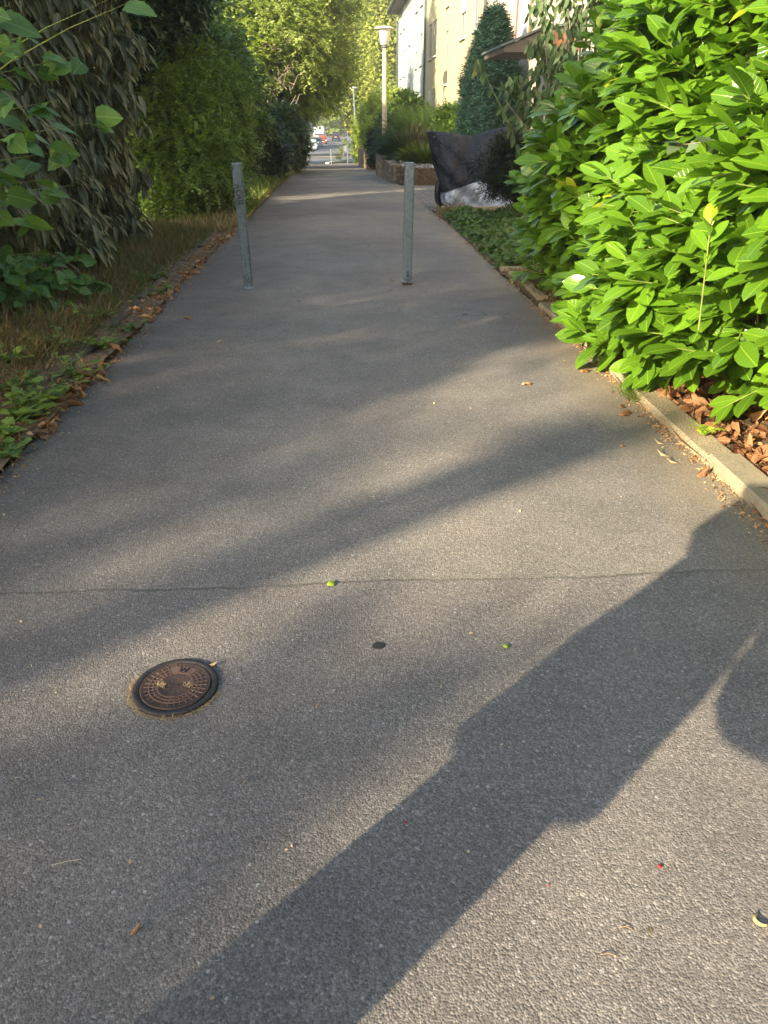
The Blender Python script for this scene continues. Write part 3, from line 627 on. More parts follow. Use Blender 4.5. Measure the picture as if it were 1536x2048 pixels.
for i, (x, y, h, n, L, tm, lb) in enumerate([
    (80, 830, .13, 90, .055, T_IVY, 'leafy weed clump in the litter at the left frame edge, the broadest clump'),
    (20, 915, .06, 60, .05, T_IVY, 'low weed poking from the litter at the lower left corner of the verge'),
    (150, 765, .12, 60, .07, T_LONG, 'weed with upright blade leaves where the verge meets the asphalt'),
    (30, 790, .12, 80, .06, T_IVY, 'crinkled green weed behind the litter at the far left'),
    (205, 700, .09, 60, .045, T_IVY, 'small bushy weed on the path edge above the blade leaved one'),
    (255, 665, .08, 60, .04, T_IVY, 'small weed on the path edge highest up among the near weeds'),
    (190, 645, .14, 50, .05, T_IVY, 'thin weed rising from the dry brown grass'),
    (300, 565, .10, 50, .05, T_BROAD, 'fresh seedling beside the sunken old edging'),
    (40, 845, .12, 90, .06, T_IVY, 'crowded nettle like weed at the left frame edge beside the broadest clump'),
    (110, 800, .10, 80, .05, T_IVY, 'weed tuft between the broadest clump and the blade leaved weed'),
    (10, 880, .10, 80, .06, T_IVY, 'dark weed at the very left frame edge above the lowest weed'),
    (235, 690, .07, 60, .045, T_LONG, 'weed with narrow leaves hugging the asphalt edge'),
    (20, 740, .16, 70, .06, T_BROAD, 'taller weed standing in the dead grass at the left frame edge'),
    (130, 700, .12, 50, .05, T_BROAD, 'lone broad leaved weed amid the dead grass'),
    (330, 590, .08, 50, .05, T_IVY, 'tiny weed between old edging and asphalt, farthest of them')]):
    q = G(x, y); weed((q.x, q.y, 0), lb, h*1.15, int(n*1.3), L*.95, M['midleaf'] if i % 2 else M['smallleaf'], tm, 40+i, .15)
q = G(1405, 890); weed((q.x, q.y, .05), 'bright lime clover sprig growing out of the kerb joint', .06, 60, .028, M['greenlf'], T_IVY, 60, .07)
q = G(1250, 770); weed((q.x, q.y, .0), 'small dull sprig beneath the lowest laurel shoots at the kerb', .08, 30, .03, M['midleaf'], T_IVY, 61, .05)

# ---------------------------------------------------------------- laurel hedge on the right
def laurel_hedge():
    r = empty('laurel_hedge', (2.2, 4.4, 0)); tag(r, 'big glossy cherry laurel hedge with bright lime leaves overhanging the right kerb', 'hedge')
    rng = np.random.RandomState(21)
    P = []; Dd = []; Nrm = []; tn = []; stems = MB(); Ls = []
    n_sh = 2700
    def front(y, z):   # X of the hedge face
        kx = pr(y)
        belly = .05-.16*math.exp(-((z-.95)/.6)**2)
        low = max(0, .42-z)*(.15 if y > 4.1 else 1.3)-(.05 if y > 4.1 else 0)
        nearcut = max(0, 3.9-y)*.26
        belly += .17*min(1, max(0, (y-5.3)/1.3))
        return kx+belly+low+nearcut+.16+max(0, z-1.3)*(.24 if y < 4.8 else .24+min(1, (y-4.8)/1.2)*.34)+.12*math.sin(y*2.3+z*3.1)+.08*math.sin(y*5.1-z*4.3)
    for i in range(n_sh):
        y = 1.2+6.1*rng.rand()**.85; z = .12+2.75*rng.rand()
        mode = rng.rand(); dep = abs(rng.normal(0, .13))
        if mode < .80:
            x = front(y, z)+dep; out = np.array([-1.0, -.25, .25])
        elif mode < .93:                   # far end face
            x = front(7.2, z)+1.9*rng.rand(); y = 7.05-dep+.12*math.sin(z*4)-max(0, z-1.2)*.15; out = np.array([-.6, .8, .3])
        else:
            x = front(y, 2.7)+1.6*rng.rand(); z = 2.75-dep; out = np.array([-.3, -.1, 1])
        base = np.array([x-2.2, y-4.4, z])
        sd = norm((out+rng.normal(size=3)*.55+np.array([0, 0, .25]))[None])[0]
        ln = rng.uniform(.12, .3)
        up = norm(np.cross(np.cross(sd, [0, 0, 1.]), sd)[None])[0]; sdv = np.cross(sd, up)
        k = rng.randint(6, 10); tt = rng.rand(); ph = rng.rand()*6.28
        young = 1.0 if rng.rand() < .012 else 0
        for j in range(k):
            u = (j+.6)/k; a = ph+j*2.4
            q = base+sd*ln*u
            lat = up*math.sin(a)*.55+sdv*math.cos(a)*1.0
            dd = lat*(1.15-.75*u)+sd*(.35+.75*u)+np.array([0, 0, -.10])+rng.normal(size=3)*.14
            P.append(q); Dd.append(dd)
            nn = sd*.55+up*.35+np.array([-.35, -.3, .55])+rng.normal(size=3)*.25
            Nrm.append(nn); tn.append(1.0 if young and u > .5 else min(.9, .5*tt+.45*rng.rand()))
            Ls.append(rng.uniform(.13, .225)*(1-.35*(u > .85)))
        stems.tube([tuple(base-sd*.12), tuple(base+sd*ln*.5), tuple(base+sd*ln)], [.004, .0032, .0018], 5)
    # tall free shoots on the outline
    for (px, py, Y, h) in ((1195, 40, 6.6, .35), (1135, 150, 6.8, .3), (1055, 370, 7.0, .3), (1410, 430, 3.3, .28), (1290, 30, 5.2, .4), (1060, 460, 7.0, .2)):
        b = at(px, py, Y); base = np.array([b.x-2.2+.05, b.y-4.4, b.z-h]); sd = norm(np.array([[-.12, -.1, 1.]]))[0]
        up = np.array([-.5, -.8, .0]); sdv = np.cross(sd, up); k = 9
        for j in range(k):
            u = (j+.5)/k; a = j*2.4; lat = up*math.sin(a)+sdv*math.cos(a)
            P.append(base+sd*h*u); Dd.append(lat*(1-.6*u)+sd*(.5+.7*u)); Nrm.append(sd*.6+np.array([-.4, -.4, .4])); tn.append(.75 if u < .8 else .96); Ls.append(.13-.03*u)
        stems.tube([tuple(base-sd*.2), tuple(base+sd*h)], [.004, .002], 6)
    P = np.array(P); n = len(P)
    leaves('foliage', P, np.array(Dd), np.array(Nrm), np.array(Ls), rng.uniform(.9, 1.15, n), T_LAUREL, M['laurel'], r, np.array(tn))
    stems.build('shoots', M['greenstem'], r)
    # darker inner leaves and the woody frame
    n = 9000; y = 1.3+5.8*rng.rand(n); z = .15+2.45*rng.rand(n); x = np.array([front(a, b) for a, b in zip(y, z)])+.22+1.1*rng.rand(n)
    leaves('inner_foliage', np.c_[x-2.2, y-4.4, z], rng.normal(size=(n, 3))+[-.4, 0, 0], rng.normal(size=(n, 3))*.6+[-.5, -.4, .5], rng.uniform(.1, .16, n), 1.1, T_LAUREL, M['laurel'], r, rng.rand(n)*.35)
    mb = MB(); rr = random.Random(5)
    for i in range(26):
        y = 1.6+5.4*rr.random(); x = front(y, 0)+.25+rr.random()*.6
        pts = [(x-2.2, y-4.4, -.05)]
        for s_ in range(4): pts.append((pts[-1][0]+rr.uniform(-.14, .1), pts[-1][1]+rr.uniform(-.15, .15), pts[-1][2]+.6))
        mb.tube(pts, [.022, .018, .014, .01, .006], 7)
    mb.build('branches', M['bark'], r, True)
    return r
laurel_hedge()
# sprig of ivy and a maple-like runner trailing over the laurel
def runner(name, label, pts, n, L, mat, tmpl, seed, cat='climber', r0=.003, stem='twig', droop=0, tint=None, k=1, group=None, W=1.0, jit=.5):
    pts = [Vector(q) for q in pts]; b = pts[0].copy(); r = empty(name, b); tag(r, label, cat, group)
    loc = [q-b for q in pts]; mb = MB(); mb.tube(loc, [r0*(1-.6*i/(len(loc)-1)) for i in range(len(loc))], 6); mb.build('stem', M[stem], r, True)
    rng = np.random.RandomState(seed); t = rng.rand(n)*(len(loc)-1)*.999; i = t.astype(int); f = (t-i)[:, None]
    A = np.array([tuple(q) for q in loc]); P = A[i]*(1-f)+A[i+1]*f
    D = rng.normal(size=(n, 3))*[.7, .7, jit]+[0, 0, -droop]
    Nn = rng.normal(size=(n, 3))*.4+([0, -.2, 1] if droop < .6 else [-.2, -1, .3])
    leaves('foliage', P, D, Nn, L*(.6+.6*rng.rand(n)), W, tmpl, mat, r, rng.rand(n) if tint is None else tint*(.7+.3*rng.rand(n))); return r
runner('maple_sprig', 'lobed grey green sprig lying across the laurel leaves on a reddish stem', [at(1540, 262, 3.3), at(1470, 282, 3.3), at(1400, 285, 3.35), at(1340, 292, 3.4)], 16, .085, M['greyleaf'], T_IVY, 70, jit=.3)

# ---------------------------------------------------------------- drooping shrub behind the laurel
def buddleia():
    b = Vector((2.3, 9.6, 0)); r = empty('drooping_shrub', b); tag(r, 'tall loose shrub with long hanging leaves behind the laurel, some leaves yellowing', 'shrub')
    rng = np.random.RandomState(31); mb = MB(); P = []; D = []; T = []
    tips = [(1160, -60, 9.8), (1120, 20, 9.6), (1080, 70, 9.8), (1070, 150, 9.8), (1095, 200, 9.5), (1055, 250, 9.6), (1120, 120, 9.2), (1150, 60, 9.4), (1100, -30, 10), (1150, 200, 9.4), (1085, 320, 9.3), (1140, 270, 9.2), (1190, 10, 9.8), (1120, 330, 9.3), (1170, -20, 9.5), (1065, 25, 10.0), (1045, 215, 9.7), (1010, 190, 9.7), (1175, 150, 9.3), (1130, -50, 9.7), (1065, 100, 9.7), (1100, 260, 9.4), (1115, 170, 9.6)]
    for (x, y, Y) in tips:
        e = at(x, y, Y)-b; m1 = Vector((e.x*.5+rng.normal(0, .05), e.y*.5, e.z*.55+.25)); m2 = Vector((e.x*.85, e.y*.85, e.z+.18))
        pts = [Vector((rng.normal(0, .08), rng.normal(0, .08), 0)), m1, m2, e]; mb.tube(pts, [.014, .009, .005, .0022], 6)
        for k in range(62):
            t = .25+.75*rng.rand(); s = t*3*.999; i = int(s); q = pts[i].lerp(pts[i+1], s-i)
            P.append(tuple(q+Vector(rng.normal(0, .045, 3)))); a = rng.rand()*6.28
            D.append((math.cos(a)*.45, math.sin(a)*.45, -1.0+.5*rng.rand())); T.append(min(1, rng.rand()*.85+(.4 if (e.z < 1.25 and rng.rand() < .35) else 0)))
    mb.build('stems', M['twig'], r, True); P = np.array(P); n = len(P)
    leaves('foliage', P, np.array(D), rng.normal(size=(n, 3))*[.7, .7, .3]+[-.2, -.8, .2], rng.uniform(.08, .15, n), 1.45, T_LONG, M['buddleia'], r, np.array(T))
buddleia()
runner('hanging_branch', 'single arching branch with hanging leaves in front of the dark conifer', [at(1045, 330, 9.6), at(1020, 250, 9.4), at(990, 190, 9.3), at(962, 135, 9.3), at(955, 118, 9.3)], 26, .125, M['buddleia'], T_LONG, 71, 'branch', .006, 'greenstem', 1.2, W=1.5)
runner('hanging_branch', 'second lower arching branch reaching over the dark rounded yew', [at(1150, 345, 9.2), at(1090, 290, 9.1), at(1040, 240, 9.1), at(1010, 200, 9.1)], 30, .11, M['buddleia'], T_LONG, 72, 'branch', .006, 'twig', 1.2, W=1.5)

# ---------------------------------------------------------------- conifers and bushes on the right
def conifer_col(name, label, base, rad, h, n, mat, seed, L=.11, taper=.35, zsq=None, cat='conifer'):
    r = empty(name, base); tag(r, label, cat); rng = np.random.RandomState(seed)
    z = h*rng.rand(n); u_ = z/h; prof = rad*(.86+.14*np.sin(np.pi*u_))*np.clip((1-u_)*2.5, .02, 1)**.65
    a = 2*PI*rng.rand(n); rr = prof*(1-.22*rng.rand(n)**2)*(1+.06*np.sin(a*5+z*4)+.05*np.sin(a*9-z*6))
    P = np.c_[rr*np.cos(a), rr*np.sin(a), z]
    d = np.c_[np.cos(a), np.sin(a), np.full(n, .75)]
    PP, DD, NN = sprays(P, d, rng, 6, L*1.5, .35, -.1, .25); m = len(PP)
    leaves('crown', PP, DD, NN, L*(.5+.6*rng.rand(m)), 1.0, T_NEEDLE, mat, r, np.repeat(rng.rand(n), 6)*.6+.4*rng.rand(m))
    mb = MB(); mb.tube([(0, 0, -.1), (0, 0, h*.8)], [.07, .02], 8); mb.build('trunk', M['bark'], r, True)
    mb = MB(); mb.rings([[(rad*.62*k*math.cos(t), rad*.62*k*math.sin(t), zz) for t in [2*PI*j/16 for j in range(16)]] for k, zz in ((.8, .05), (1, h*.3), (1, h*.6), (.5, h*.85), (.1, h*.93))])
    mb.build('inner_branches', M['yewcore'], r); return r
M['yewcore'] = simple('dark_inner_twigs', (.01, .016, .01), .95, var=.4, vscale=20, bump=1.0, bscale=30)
q = at(977, 265, 22.0)
conifer_col('conifer', 'tall dark blue green columnar conifer standing beside the porch canopy', (q.x, 22.0, zg(22)), .68, 3.9, 9000, M['thuja'], 81, L=.13)
yb = at(1030, 330, 12.4)
tree('yew_bush', 'very dark rounded yew bush in front of the covered motorcycle', 'bush', (yb.x, yb.y, 0), px_blobs([(1020, 330, 12.4, 56), (1045, 350, 12.2, 50), (1085, 335, 12.6, 55), (1060, 300, 12.6, 50), (1000, 355, 12.4, 38), (1005, 305, 12.5, 32), (1110, 310, 12.8, 50), (1070, 365, 12.2, 45), (1165, 235, 12.6, 40)]), 5200, .05, M['yew'], tmpl=T_NEEDLE, k=9, tl=.13, trunk_r=.03, seed=82, width=1.4, shell=.8, spread=.6, droop=.1)
# ground cover between the kerbs
rngc = np.random.RandomState(33); n = 8500
Yc = 8.12+5.1*rngc.rand(n)**1.05; Xc = prv(Yc)+.02+rngc.rand(n)*(1.35); hmp = .07+.10*(np.sin(Xc*6+Yc*2)*np.sin(Yc*3.3-Xc*2)*.5+.5)
hmp *= np.clip((Xc-prv(Yc))/.18, .15, 1)
o = leaves('ground_cover', np.c_[Xc, Yc, hmp*(.5+.6*rngc.rand(n))], rngc.normal(size=(n, 3))*[1, 1, .35], rngc.normal(size=(n, 3))*.45+[0, -.2, 1], rngc.uniform(.04, .08, n), 1.0, T_IVY, M['ivy'], None, .6*rngc.rand(n)+.4*(hmp/.17)); tag(o, 'low leafy ground cover filling the bed between two cross kerbs', 'ground cover', None, 'stuff')

# ---------------------------------------------------------------- motorcycle under a cover
def cover_mat(name, col, rough, metal, bscale=7, bs=.5):
    m, nt, o = new_mat(name); N = NT(nt); tc = N.n('TexCoord').outputs['Object']
    b = N.n('BsdfPrincipled'); b.inputs['Base Color'].default_value = (*col, 1); b.inputs['Roughness'].default_value = rough; b.inputs['Metallic'].default_value = metal
    nz = N.noise(tc, bscale, 3, .5, 1.2).outputs[0]; n2 = N.noise(tc, bscale*4, 3, .5, .5).outputs[0]
    h = N.math('ADD', N.math('ABSOLUTE', N.math('SUBTRACT', nz, .5)), N.math('MULTIPLY', N.math('ABSOLUTE', N.math('SUBTRACT', n2, .5)), .3))
    N.l(N.bump(h, bs, .08), b.inputs['Normal']); N.l(b.outputs[0], o.inputs[0]); return m
M['cover'] = cover_mat('black_cover_fabric', (.013, .018, .033), .55, 0, 5, .9)
M['coversilver'] = cover_mat('silver_cover_fabric', (.46, .53, .64), .33, .4, 5, 1.0)
def moto():
    Y0 = 14.95; a = at(858, 263, Y0-.1); base = Vector((a.x+.95, Y0, zg(Y0)+.008))
    r = empty('covered_motorcycle', base); tag(r, 'motorcycle under a black cover with silver lower skirt parked on the grey paving', 'motorcycle')
    z0 = base.z
    tops = [(856, 263), (862, 261), (880, 263), (905, 265), (930, 269.5), (945, 272), (962, 267), (985, 259), (1010, 254), (1040, 256), (1060, 264)]
    bots = [(872, 348), (884, 405), (892, 412), (904, 416), (925, 416), (945, 416), (962, 416), (985, 416), (1010, 415), (1040, 414), (1060, 410)]
    splt = [(870, 345), (882, 385), (890, 384), (906, 378), (930, 372), (948, 366), (962, 362), (985, 372), (1010, 388), (1040, 400), (1060, 404)]
    n = len(tops); HW = [.10, .20, .34, .36, .22, .20, .24, .28, .30, .28, .18]
    def sect(i, half):
        t = at(*tops[i], Y0)-base; b = at(*bots[i], Y0-.25)-base; s = at(*splt[i], Y0-.25)-base
        b.z = max(b.z, .02); return t, b, s, HW[i]
    rngk = np.random.RandomState(8)
    m = 26
    def strip(lo, hi, name, mat, off):
        vs = []; fs = []
        for ii in range((n-1)*4+1):
            i = min(ii//4, n-2); f = ii/4-i
            A = sect(i, 0); B = sect(i+1, 0)
            t, b, s = (A[k].lerp(B[k], f) for k in range(3)); hw = A[3]*(1-f)+B[3]*f
            zs = (s.z-b.z)/(t.z-b.z)
            rng_ = np.linspace(0, 1, m)
            for sgn in (-1, 1):
                for u in (rng_ if sgn < 0 else rng_[::-1]):
                    uu = lo(zs)+(hi(zs)-lo(zs))*u               # 0 bottom .. 1 top
                    z = b.z+(t.z-b.z)*uu
                    w = hw*(1-uu**5*.96)**.5*(.86+.30*(1-uu)) + off
                    x = t.x*uu+b.x*(1-uu)
                    q1 = abs(math.sin(x*3.1+uu*4.5+1.6*math.sin(uu*3+x*1.7))); q2 = abs(math.sin(x*6.3-uu*5.5+1.2*math.sin(x*4+1))); fold = .15*(q1**.6-.6)*math.sin(PI*min(1, uu*1.1+.05))+.085*(q2**.6-.6)*math.sin(PI*min(1, uu*1.05+.08))+.010*math.sin(x*31+uu*23)
                    swag = .05*math.sin(PI*uu)*math.cos((x+.4)*5.5-2.6*uu)
                    vs.append((x+.01*math.sin(z*9+x*3), sgn*(w+fold*.8+swag*.7), z))
        k = 2*m
        for i in range((n-1)*4):
            for j in range(k-1): fs.append((i*k+j, i*k+j+1, (i+1)*k+j+1, (i+1)*k+j))
        return mesh_obj(name, vs, fs, mat, r, True)
    strip(lambda z: z, lambda z: 1, 'cover', M['cover'], 0)
    strip(lambda z: 0, lambda z: z+.005, 'silver_skirt', M['coversilver'], -.004)
    # front end flap closing the cover
    vs = []; A = sect(0, 0)
    # front wheel seen below the flap
    wc = at(884, 378, Y0-.12)-base
    def wheel(c, R_, name='front_wheel', ry=.35):
        w = empty(name, c); w.parent = r; w.rotation_euler = (0, 0, ry)
        mb = MB(); rs = []
        for i in range(28):
            a_ = 2*PI*i/28; cc = (math.cos(a_), math.sin(a_))
            rs.append([((R_-.055+.055*math.cos(q))*cc[0], .055*math.sin(q), (R_-.055+.055*math.cos(q))*cc[1]) for q in [2*PI*j/10 for j in range(10)]])
        rs.append(rs[0]); mb.rings(rs, cap=False); mb.build('tyre', M['black'], w, True)
        mb = MB()
        for i in range(10):
            a_ = 2*PI*i/10; mb.tube([(.03*math.cos(a_), 0, .03*math.sin(a_)), ((R_-.09)*math.cos(a_), 0, (R_-.09)*math.sin(a_))], .009, 5)
        mb.build('rim', M['galv_old'], w)
    wheel(Vector((wc.x+.02, -.02, .29)), .29, ry=math.radians(62))
    wheel(Vector((1.22, 0, .29)), .29, 'rear_wheel', 0)
    mb = MB(); tz = (at(858, 263, Y0)-base)
    mb.tube([(wc.x-.01, -.1, .3), (wc.x-.08, -.12, .6), (tz.x+.06, -.12, tz.z-.1)], .022, 8); mb.tube([(wc.x+.06, .1, .3), (wc.x-.02, .12, .6), (tz.x+.08, .12, tz.z-.1)], .022, 8)
    mb.tube([(tz.x+.07, -.36, tz.z-.08), (tz.x+.1, 0, tz.z-.1), (tz.x+.07, .36, tz.z-.08)], .014, 8); mb.build('fork', M['galv_old'], r, True)
    mb = MB(); mb.tube([(tz.x+.15, 0, .8), (0, 0, .72), (.7, 0, .8)], [.06, .11, .06], 10); mb.tube([(tz.x+.2, 0, .5), (.1, 0, .35), (.9, 0, .34), (1.2, 0, .3)], [.04, .16, .09, .03], 10); mb.build('frame', M['black'], r, True)
    mb = MB()                                                   # black flap wrapping the front end
    rs = []
    for f in np.linspace(0, 1, 14):
        q = (at(858, 264, Y0)-base).lerp(at(877, 350, Y0-.1)-base, f)
        w = .11+.11*math.sin(PI*min(1, f*.8+.15)); e = .035*math.sin(f*9)
        rs.append([(q.x+.10+e*.3, -w*1.15, q.z), (q.x+.02, -w*.9+e, q.z), (q.x-.03, -w*.45, q.z), (q.x-.045, 0, q.z), (q.x-.03, w*.45, q.z), (q.x+.02, w*.9-e, q.z), (q.x+.10, w*1.15, q.z)])
    mb.rings(rs, closed=False, cap=False); mb.build('front_flap', M['cover'], r, True)
moto()

# ---------------------------------------------------------------- terrace of houses
FA = math.atan(.057)
def fx(Y): return 4.9-.057*Y
M['glass'] = simple('window_glass', (.04, .05, .055), .12, 0, var=.1, spec=1.0)
M['frame'] = simple('window_frame', (.42, .44, .45), .45, var=.05)
M['sill'] = simple('window_sill', (.5, .5, .46), .6, var=.1)
M['shutter'] = simple('roller_shutter', (.62, .62, .6), .55, var=.05)
M['rooftile'] = simple('roof_tile', (.09, .06, .055), .8, var=.3, vscale=3)
M['zinc'] = simple('zinc_gutter', (.13, .15, .16), .55, .3, var=.2)
M['eave'] = simple('eave_board', (.12, .10, .085), .7)
M['redframe'] = simple('red_brown_frame', (.30, .13, .09), .6)
M['brownwood'] = simple('brown_fascia', (.23, .10, .05), .65, var=.2)
M['w_blue'] = simple('pale_grey_blue_render', (.30, .36, .375), .9, var=.05, vscale=1.2, bump=.1)
M['w_yellow'] = simple('pale_yellow_render', (.47, .42, .27), .9, var=.05, vscale=1.2, bump=.1)
M['w_cream'] = simple('cream_white_render', (.48, .44, .36), .9, var=.06, vscale=1.2, bump=.1)
M['curtain'] = simple('curtain', (.6, .6, .57), .9)
def house(name, label, Ya, Yb, wall, wins, roof_gable=False, eavez=8.7):
    """local frame: +y along the facade away from camera, +x into the building"""
    ca = math.cos(FA); base = Vector((fx(Ya), Ya, zg(Ya)-.3)); Ln = (Yb-Ya)/ca
    r = empty(name, base, FA); tag(r, label, 'house', 'terrace of three storey houses along the path')
    zb = base.z; top = eavez-zb
    ys = sorted({0, Ln} | {w[0]/ca for w in wins} | {w[1]/ca for w in wins}); zs = sorted({-1.5, top} | {w[2]-zb for w in wins} | {w[3]-zb for w in wins})
    mb = MB()
    def inside(y, z): return any(w[0]/ca < y < w[1]/ca and w[2]-zb < z < w[3]-zb for w in wins)
    for i in range(len(ys)-1):
        for j in range(len(zs)-1):
            if inside((ys[i]+ys[i+1])/2, (zs[j]+zs[j+1])/2): continue
            mb.add([(0, ys[i], zs[j]), (0, ys[i+1], zs[j]), (0, ys[i+1], zs[j+1]), (0, ys[i], zs[j+1])], [(0, 3, 2, 1)])
    for w in wins:                         # reveals
        a, b, c, d = w[0]/ca, w[1]/ca, w[2]-zb, w[3]-zb; e = .09
        mb.add([(0, a, c), (0, b, c), (0, b, d), (0, a, d), (e, a, c), (e, b, c), (e, b, d), (e, a, d)], [(0, 1, 5, 4), (1, 2, 6, 5), (2, 3, 7, 6), (3, 0, 4, 7)])
    Dp = 9.5
    mb.add([(0, 0, -1.5), (Dp, 0, -1.5), (Dp, 0, top), (Dp/2, 0, top+3.6), (0, 0, top)], [(0, 1, 2, 3, 4)])
    mb.add([(0, Ln, -1.5), (Dp, Ln, -1.5), (Dp, Ln, top), (Dp/2, Ln, top+3.6), (0, Ln, top)], [(4, 3, 2, 1, 0)])
    mb.add([(Dp, 0, -1.5), (Dp, Ln, -1.5), (Dp, Ln, top), (Dp, 0, top)], [(0, 1, 2, 3)])
    mb.build('wall', M[wall], r)
    for w in wins:
        a, b, c, d = w[0]/ca, w[1]/ca, w[2]-zb, w[3]-zb; st = w[4] if len(w) > 4 else ''
        t = .05; fm = MB(); x0, x1 = .045, .085
        fm.box(x0, x1, a, a+t, c, d); fm.box(x0, x1, b-t, b, c, d); fm.box(x0, x1, a+t, b-t, c, c+t); fm.box(x0, x1, a+t, b-t, d-t, d)
        if b-a > 1.0: fm.box(x0-.004, x1, (a+b)/2-.04, (a+b)/2+.04, c+t, d-t)
        wi = fm.build('window', M['redframe'] if 'r' in st else M['frame'], r)
        MB().box(.06, .07, a+t-.01, b-t+.01, c+t-.01, d-t+.01).build('pane', M['glass'], wi)
        MB().box(-.09, .028, a-.08, b+.08, c-.07, c-.004).build('sill', M['sill'], wi)
        if 'r' in st:
            s = MB(); s.box(-.03, .02, a-.1, a, c-.0, d+.1); s.box(-.03, .02, b, b+.1, c, d+.1); s.box(-.03, .02, a, b, d, d+.1); s.build('surround', M['redframe'], wi)
        if 's' in st or 'h' in st:
            z1 = c+.02 if 's' in st else d-(d-c)*.45; s = MB(); nn = int((d-z1)/.055)
            for k in range(nn): s.box(.005, .026, a+.01, b-.01, z1+k*.055, z1+k*.055+.05)
            s.build('shutter', M['shutter'], wi)
    rf = MB(); ov = .75; sl = 3.6/(Dp/2); th = .2
    zt = top-ov*sl+.35
    rf.add([(-ov, 0, zt), (-ov, Ln, zt), (Dp/2, Ln, top+3.95), (Dp/2, 0, top+3.95), (-ov, 0, zt+th), (-ov, Ln, zt+th), (Dp/2, Ln, top+4.15), (Dp/2, 0, top+4.15)], [(0, 1, 2, 3), (7, 6, 5, 4), (0, 4, 5, 1), (1, 5, 6, 2), (2, 6, 7, 3), (3, 7, 4, 0)])
    rf.add([(Dp+ov, 0, zt), (Dp+ov, Ln, zt), (Dp/2, Ln, top+3.94), (Dp/2, 0, top+3.94), (Dp+ov, 0, zt+th), (Dp+ov, Ln, zt+th), (Dp/2, Ln, top+4.14), (Dp/2, 0, top+4.14)], [(3, 2, 1, 0), (4, 5, 6, 7), (1, 5, 4, 0), (2, 6, 5, 1), (3, 7, 6, 2), (0, 4, 7, 3)])
    ro = rf.build('roof', M['rooftile'], r)
    MB().box(-ov+.02, .0, .01, Ln-.01, zt-.10, zt-.004).build('eave_soffit', M['eave'], ro)
    g = MB(); g.tube([(-ov-.07, 0, zt+.02), (-ov-.07, Ln, zt+.02)], .075, 10); g.build('gutter', M['zinc'], ro, True)
    dp = MB(); dp.tube([(-ov-.05, Ln-.25, zt), (-ov*.5, Ln-.25, zt-.3), (-.10, Ln-.25, zt-.7), (-.10, Ln-.25, 0)], .055, 8); dp.build('downpipe', M['zinc'], r, True)
    return r
FL = (1.3, 4.15, 7.0)
def wn(ylist, stair, w=1.25, h=1.5, extra=()):
    L = []
    for i, y in enumerate(ylist):
        for k, z in enumerate(FL): L.append((y-w/2, y+w/2, z, z+h, 'h' if (i+k) % 3 == 0 else ''))
    for (y, z, hh) in stair: L.append((y-.45, y+.45, z, z+hh, ''))
    return [w_ for w_ in L if w_[3] < 8.6]+list(extra)
def rel(ws, Ya): return [(w[0]-Ya, w[1]-Ya)+tuple(w[2:]) for w in ws]
def up(ws): return ws
for nm, lb, Ya, Yb, wall, ws in (
    ('terraced_house', 'cream white near house with porch canopy and red brown window frame behind the dark conifer', 9.0, 28.55, 'w_cream',
        [(26.3, 27.5, 4.2, 6.0, 'h'), (22.2, 23.7, 3.3, 4.6, 'rs'), (16, 17, 4.15, 5.6, ''), (13, 14, 4.15, 5.6, ''), (17.7, 19.2, .7, 2.2, 's'), (12, 13.5, 1.3, 2.7, 's'), (26.3, 27.4, 1.3, 2.75, '')]),
    ('terraced_house', 'pale yellow middle house with tall stair windows', 28.6, 46.75, 'w_yellow', wn([44.6, 42.6, 33.6, 30.6], [(38.2, 2.8, 2.0), (38.2, 5.7, 2.0), (38.2, -.1, 2.0)])),
    ('terraced_house', 'pale grey blue house at the far end of the terrace', 46.8, 67.0, 'w_blue', wn([64.2, 61.2, 52.2, 49.4], [(56.8, 2.8, 2.0), (56.8, 5.7, 2.0)]))):
    house(nm, lb, Ya, Yb, wall, rel(ws, Ya))
# porch canopy belongs to the near house but can be read on its own
def canopy():
    b = Vector((fx(18.7), 18.7, 0)); r = empty('porch_canopy', b, FA); tag(r, 'grey roofed porch canopy with brown fascia jutting from the near house', 'canopy')
    mb = MB(); pts = [(0, 3.02), (-.35, 3.03), (-.75, 2.98), (-1.05, 2.86), (-1.30, 2.76), (-1.52, 2.68)]; low = [(-1.50, 2.60), (-.8, 2.60), (0, 2.66)]
    ring = pts+low
    mb.rings([[(x, y, z) for x, z in ring] for y in (-1.1, 1.15)]); mb.build('roof_slab', M['eave'], r)
    mb = MB(); top = [(x-.0, z+.012) for x, z in pts]; bot = [(x, z+.055) for x, z in reversed(pts)]
    mb.rings([[(x*1.03, y, z) for x, z in top+bot] for y in (-1.16, 1.2)]); mb.build('zinc_cover', M['zinc'], r)
    mb = MB(); mb.add([(-.62, -1.115, 2.63), (0, -1.115, 2.68), (0, -1.115, 2.96), (-.62, -1.115, 2.93)], [(0, 1, 2, 3)]); mb.box(-.62, 0, -1.125, -1.105, 2.64, 2.94); mb.build('fascia', M['brownwood'], r)
canopy()

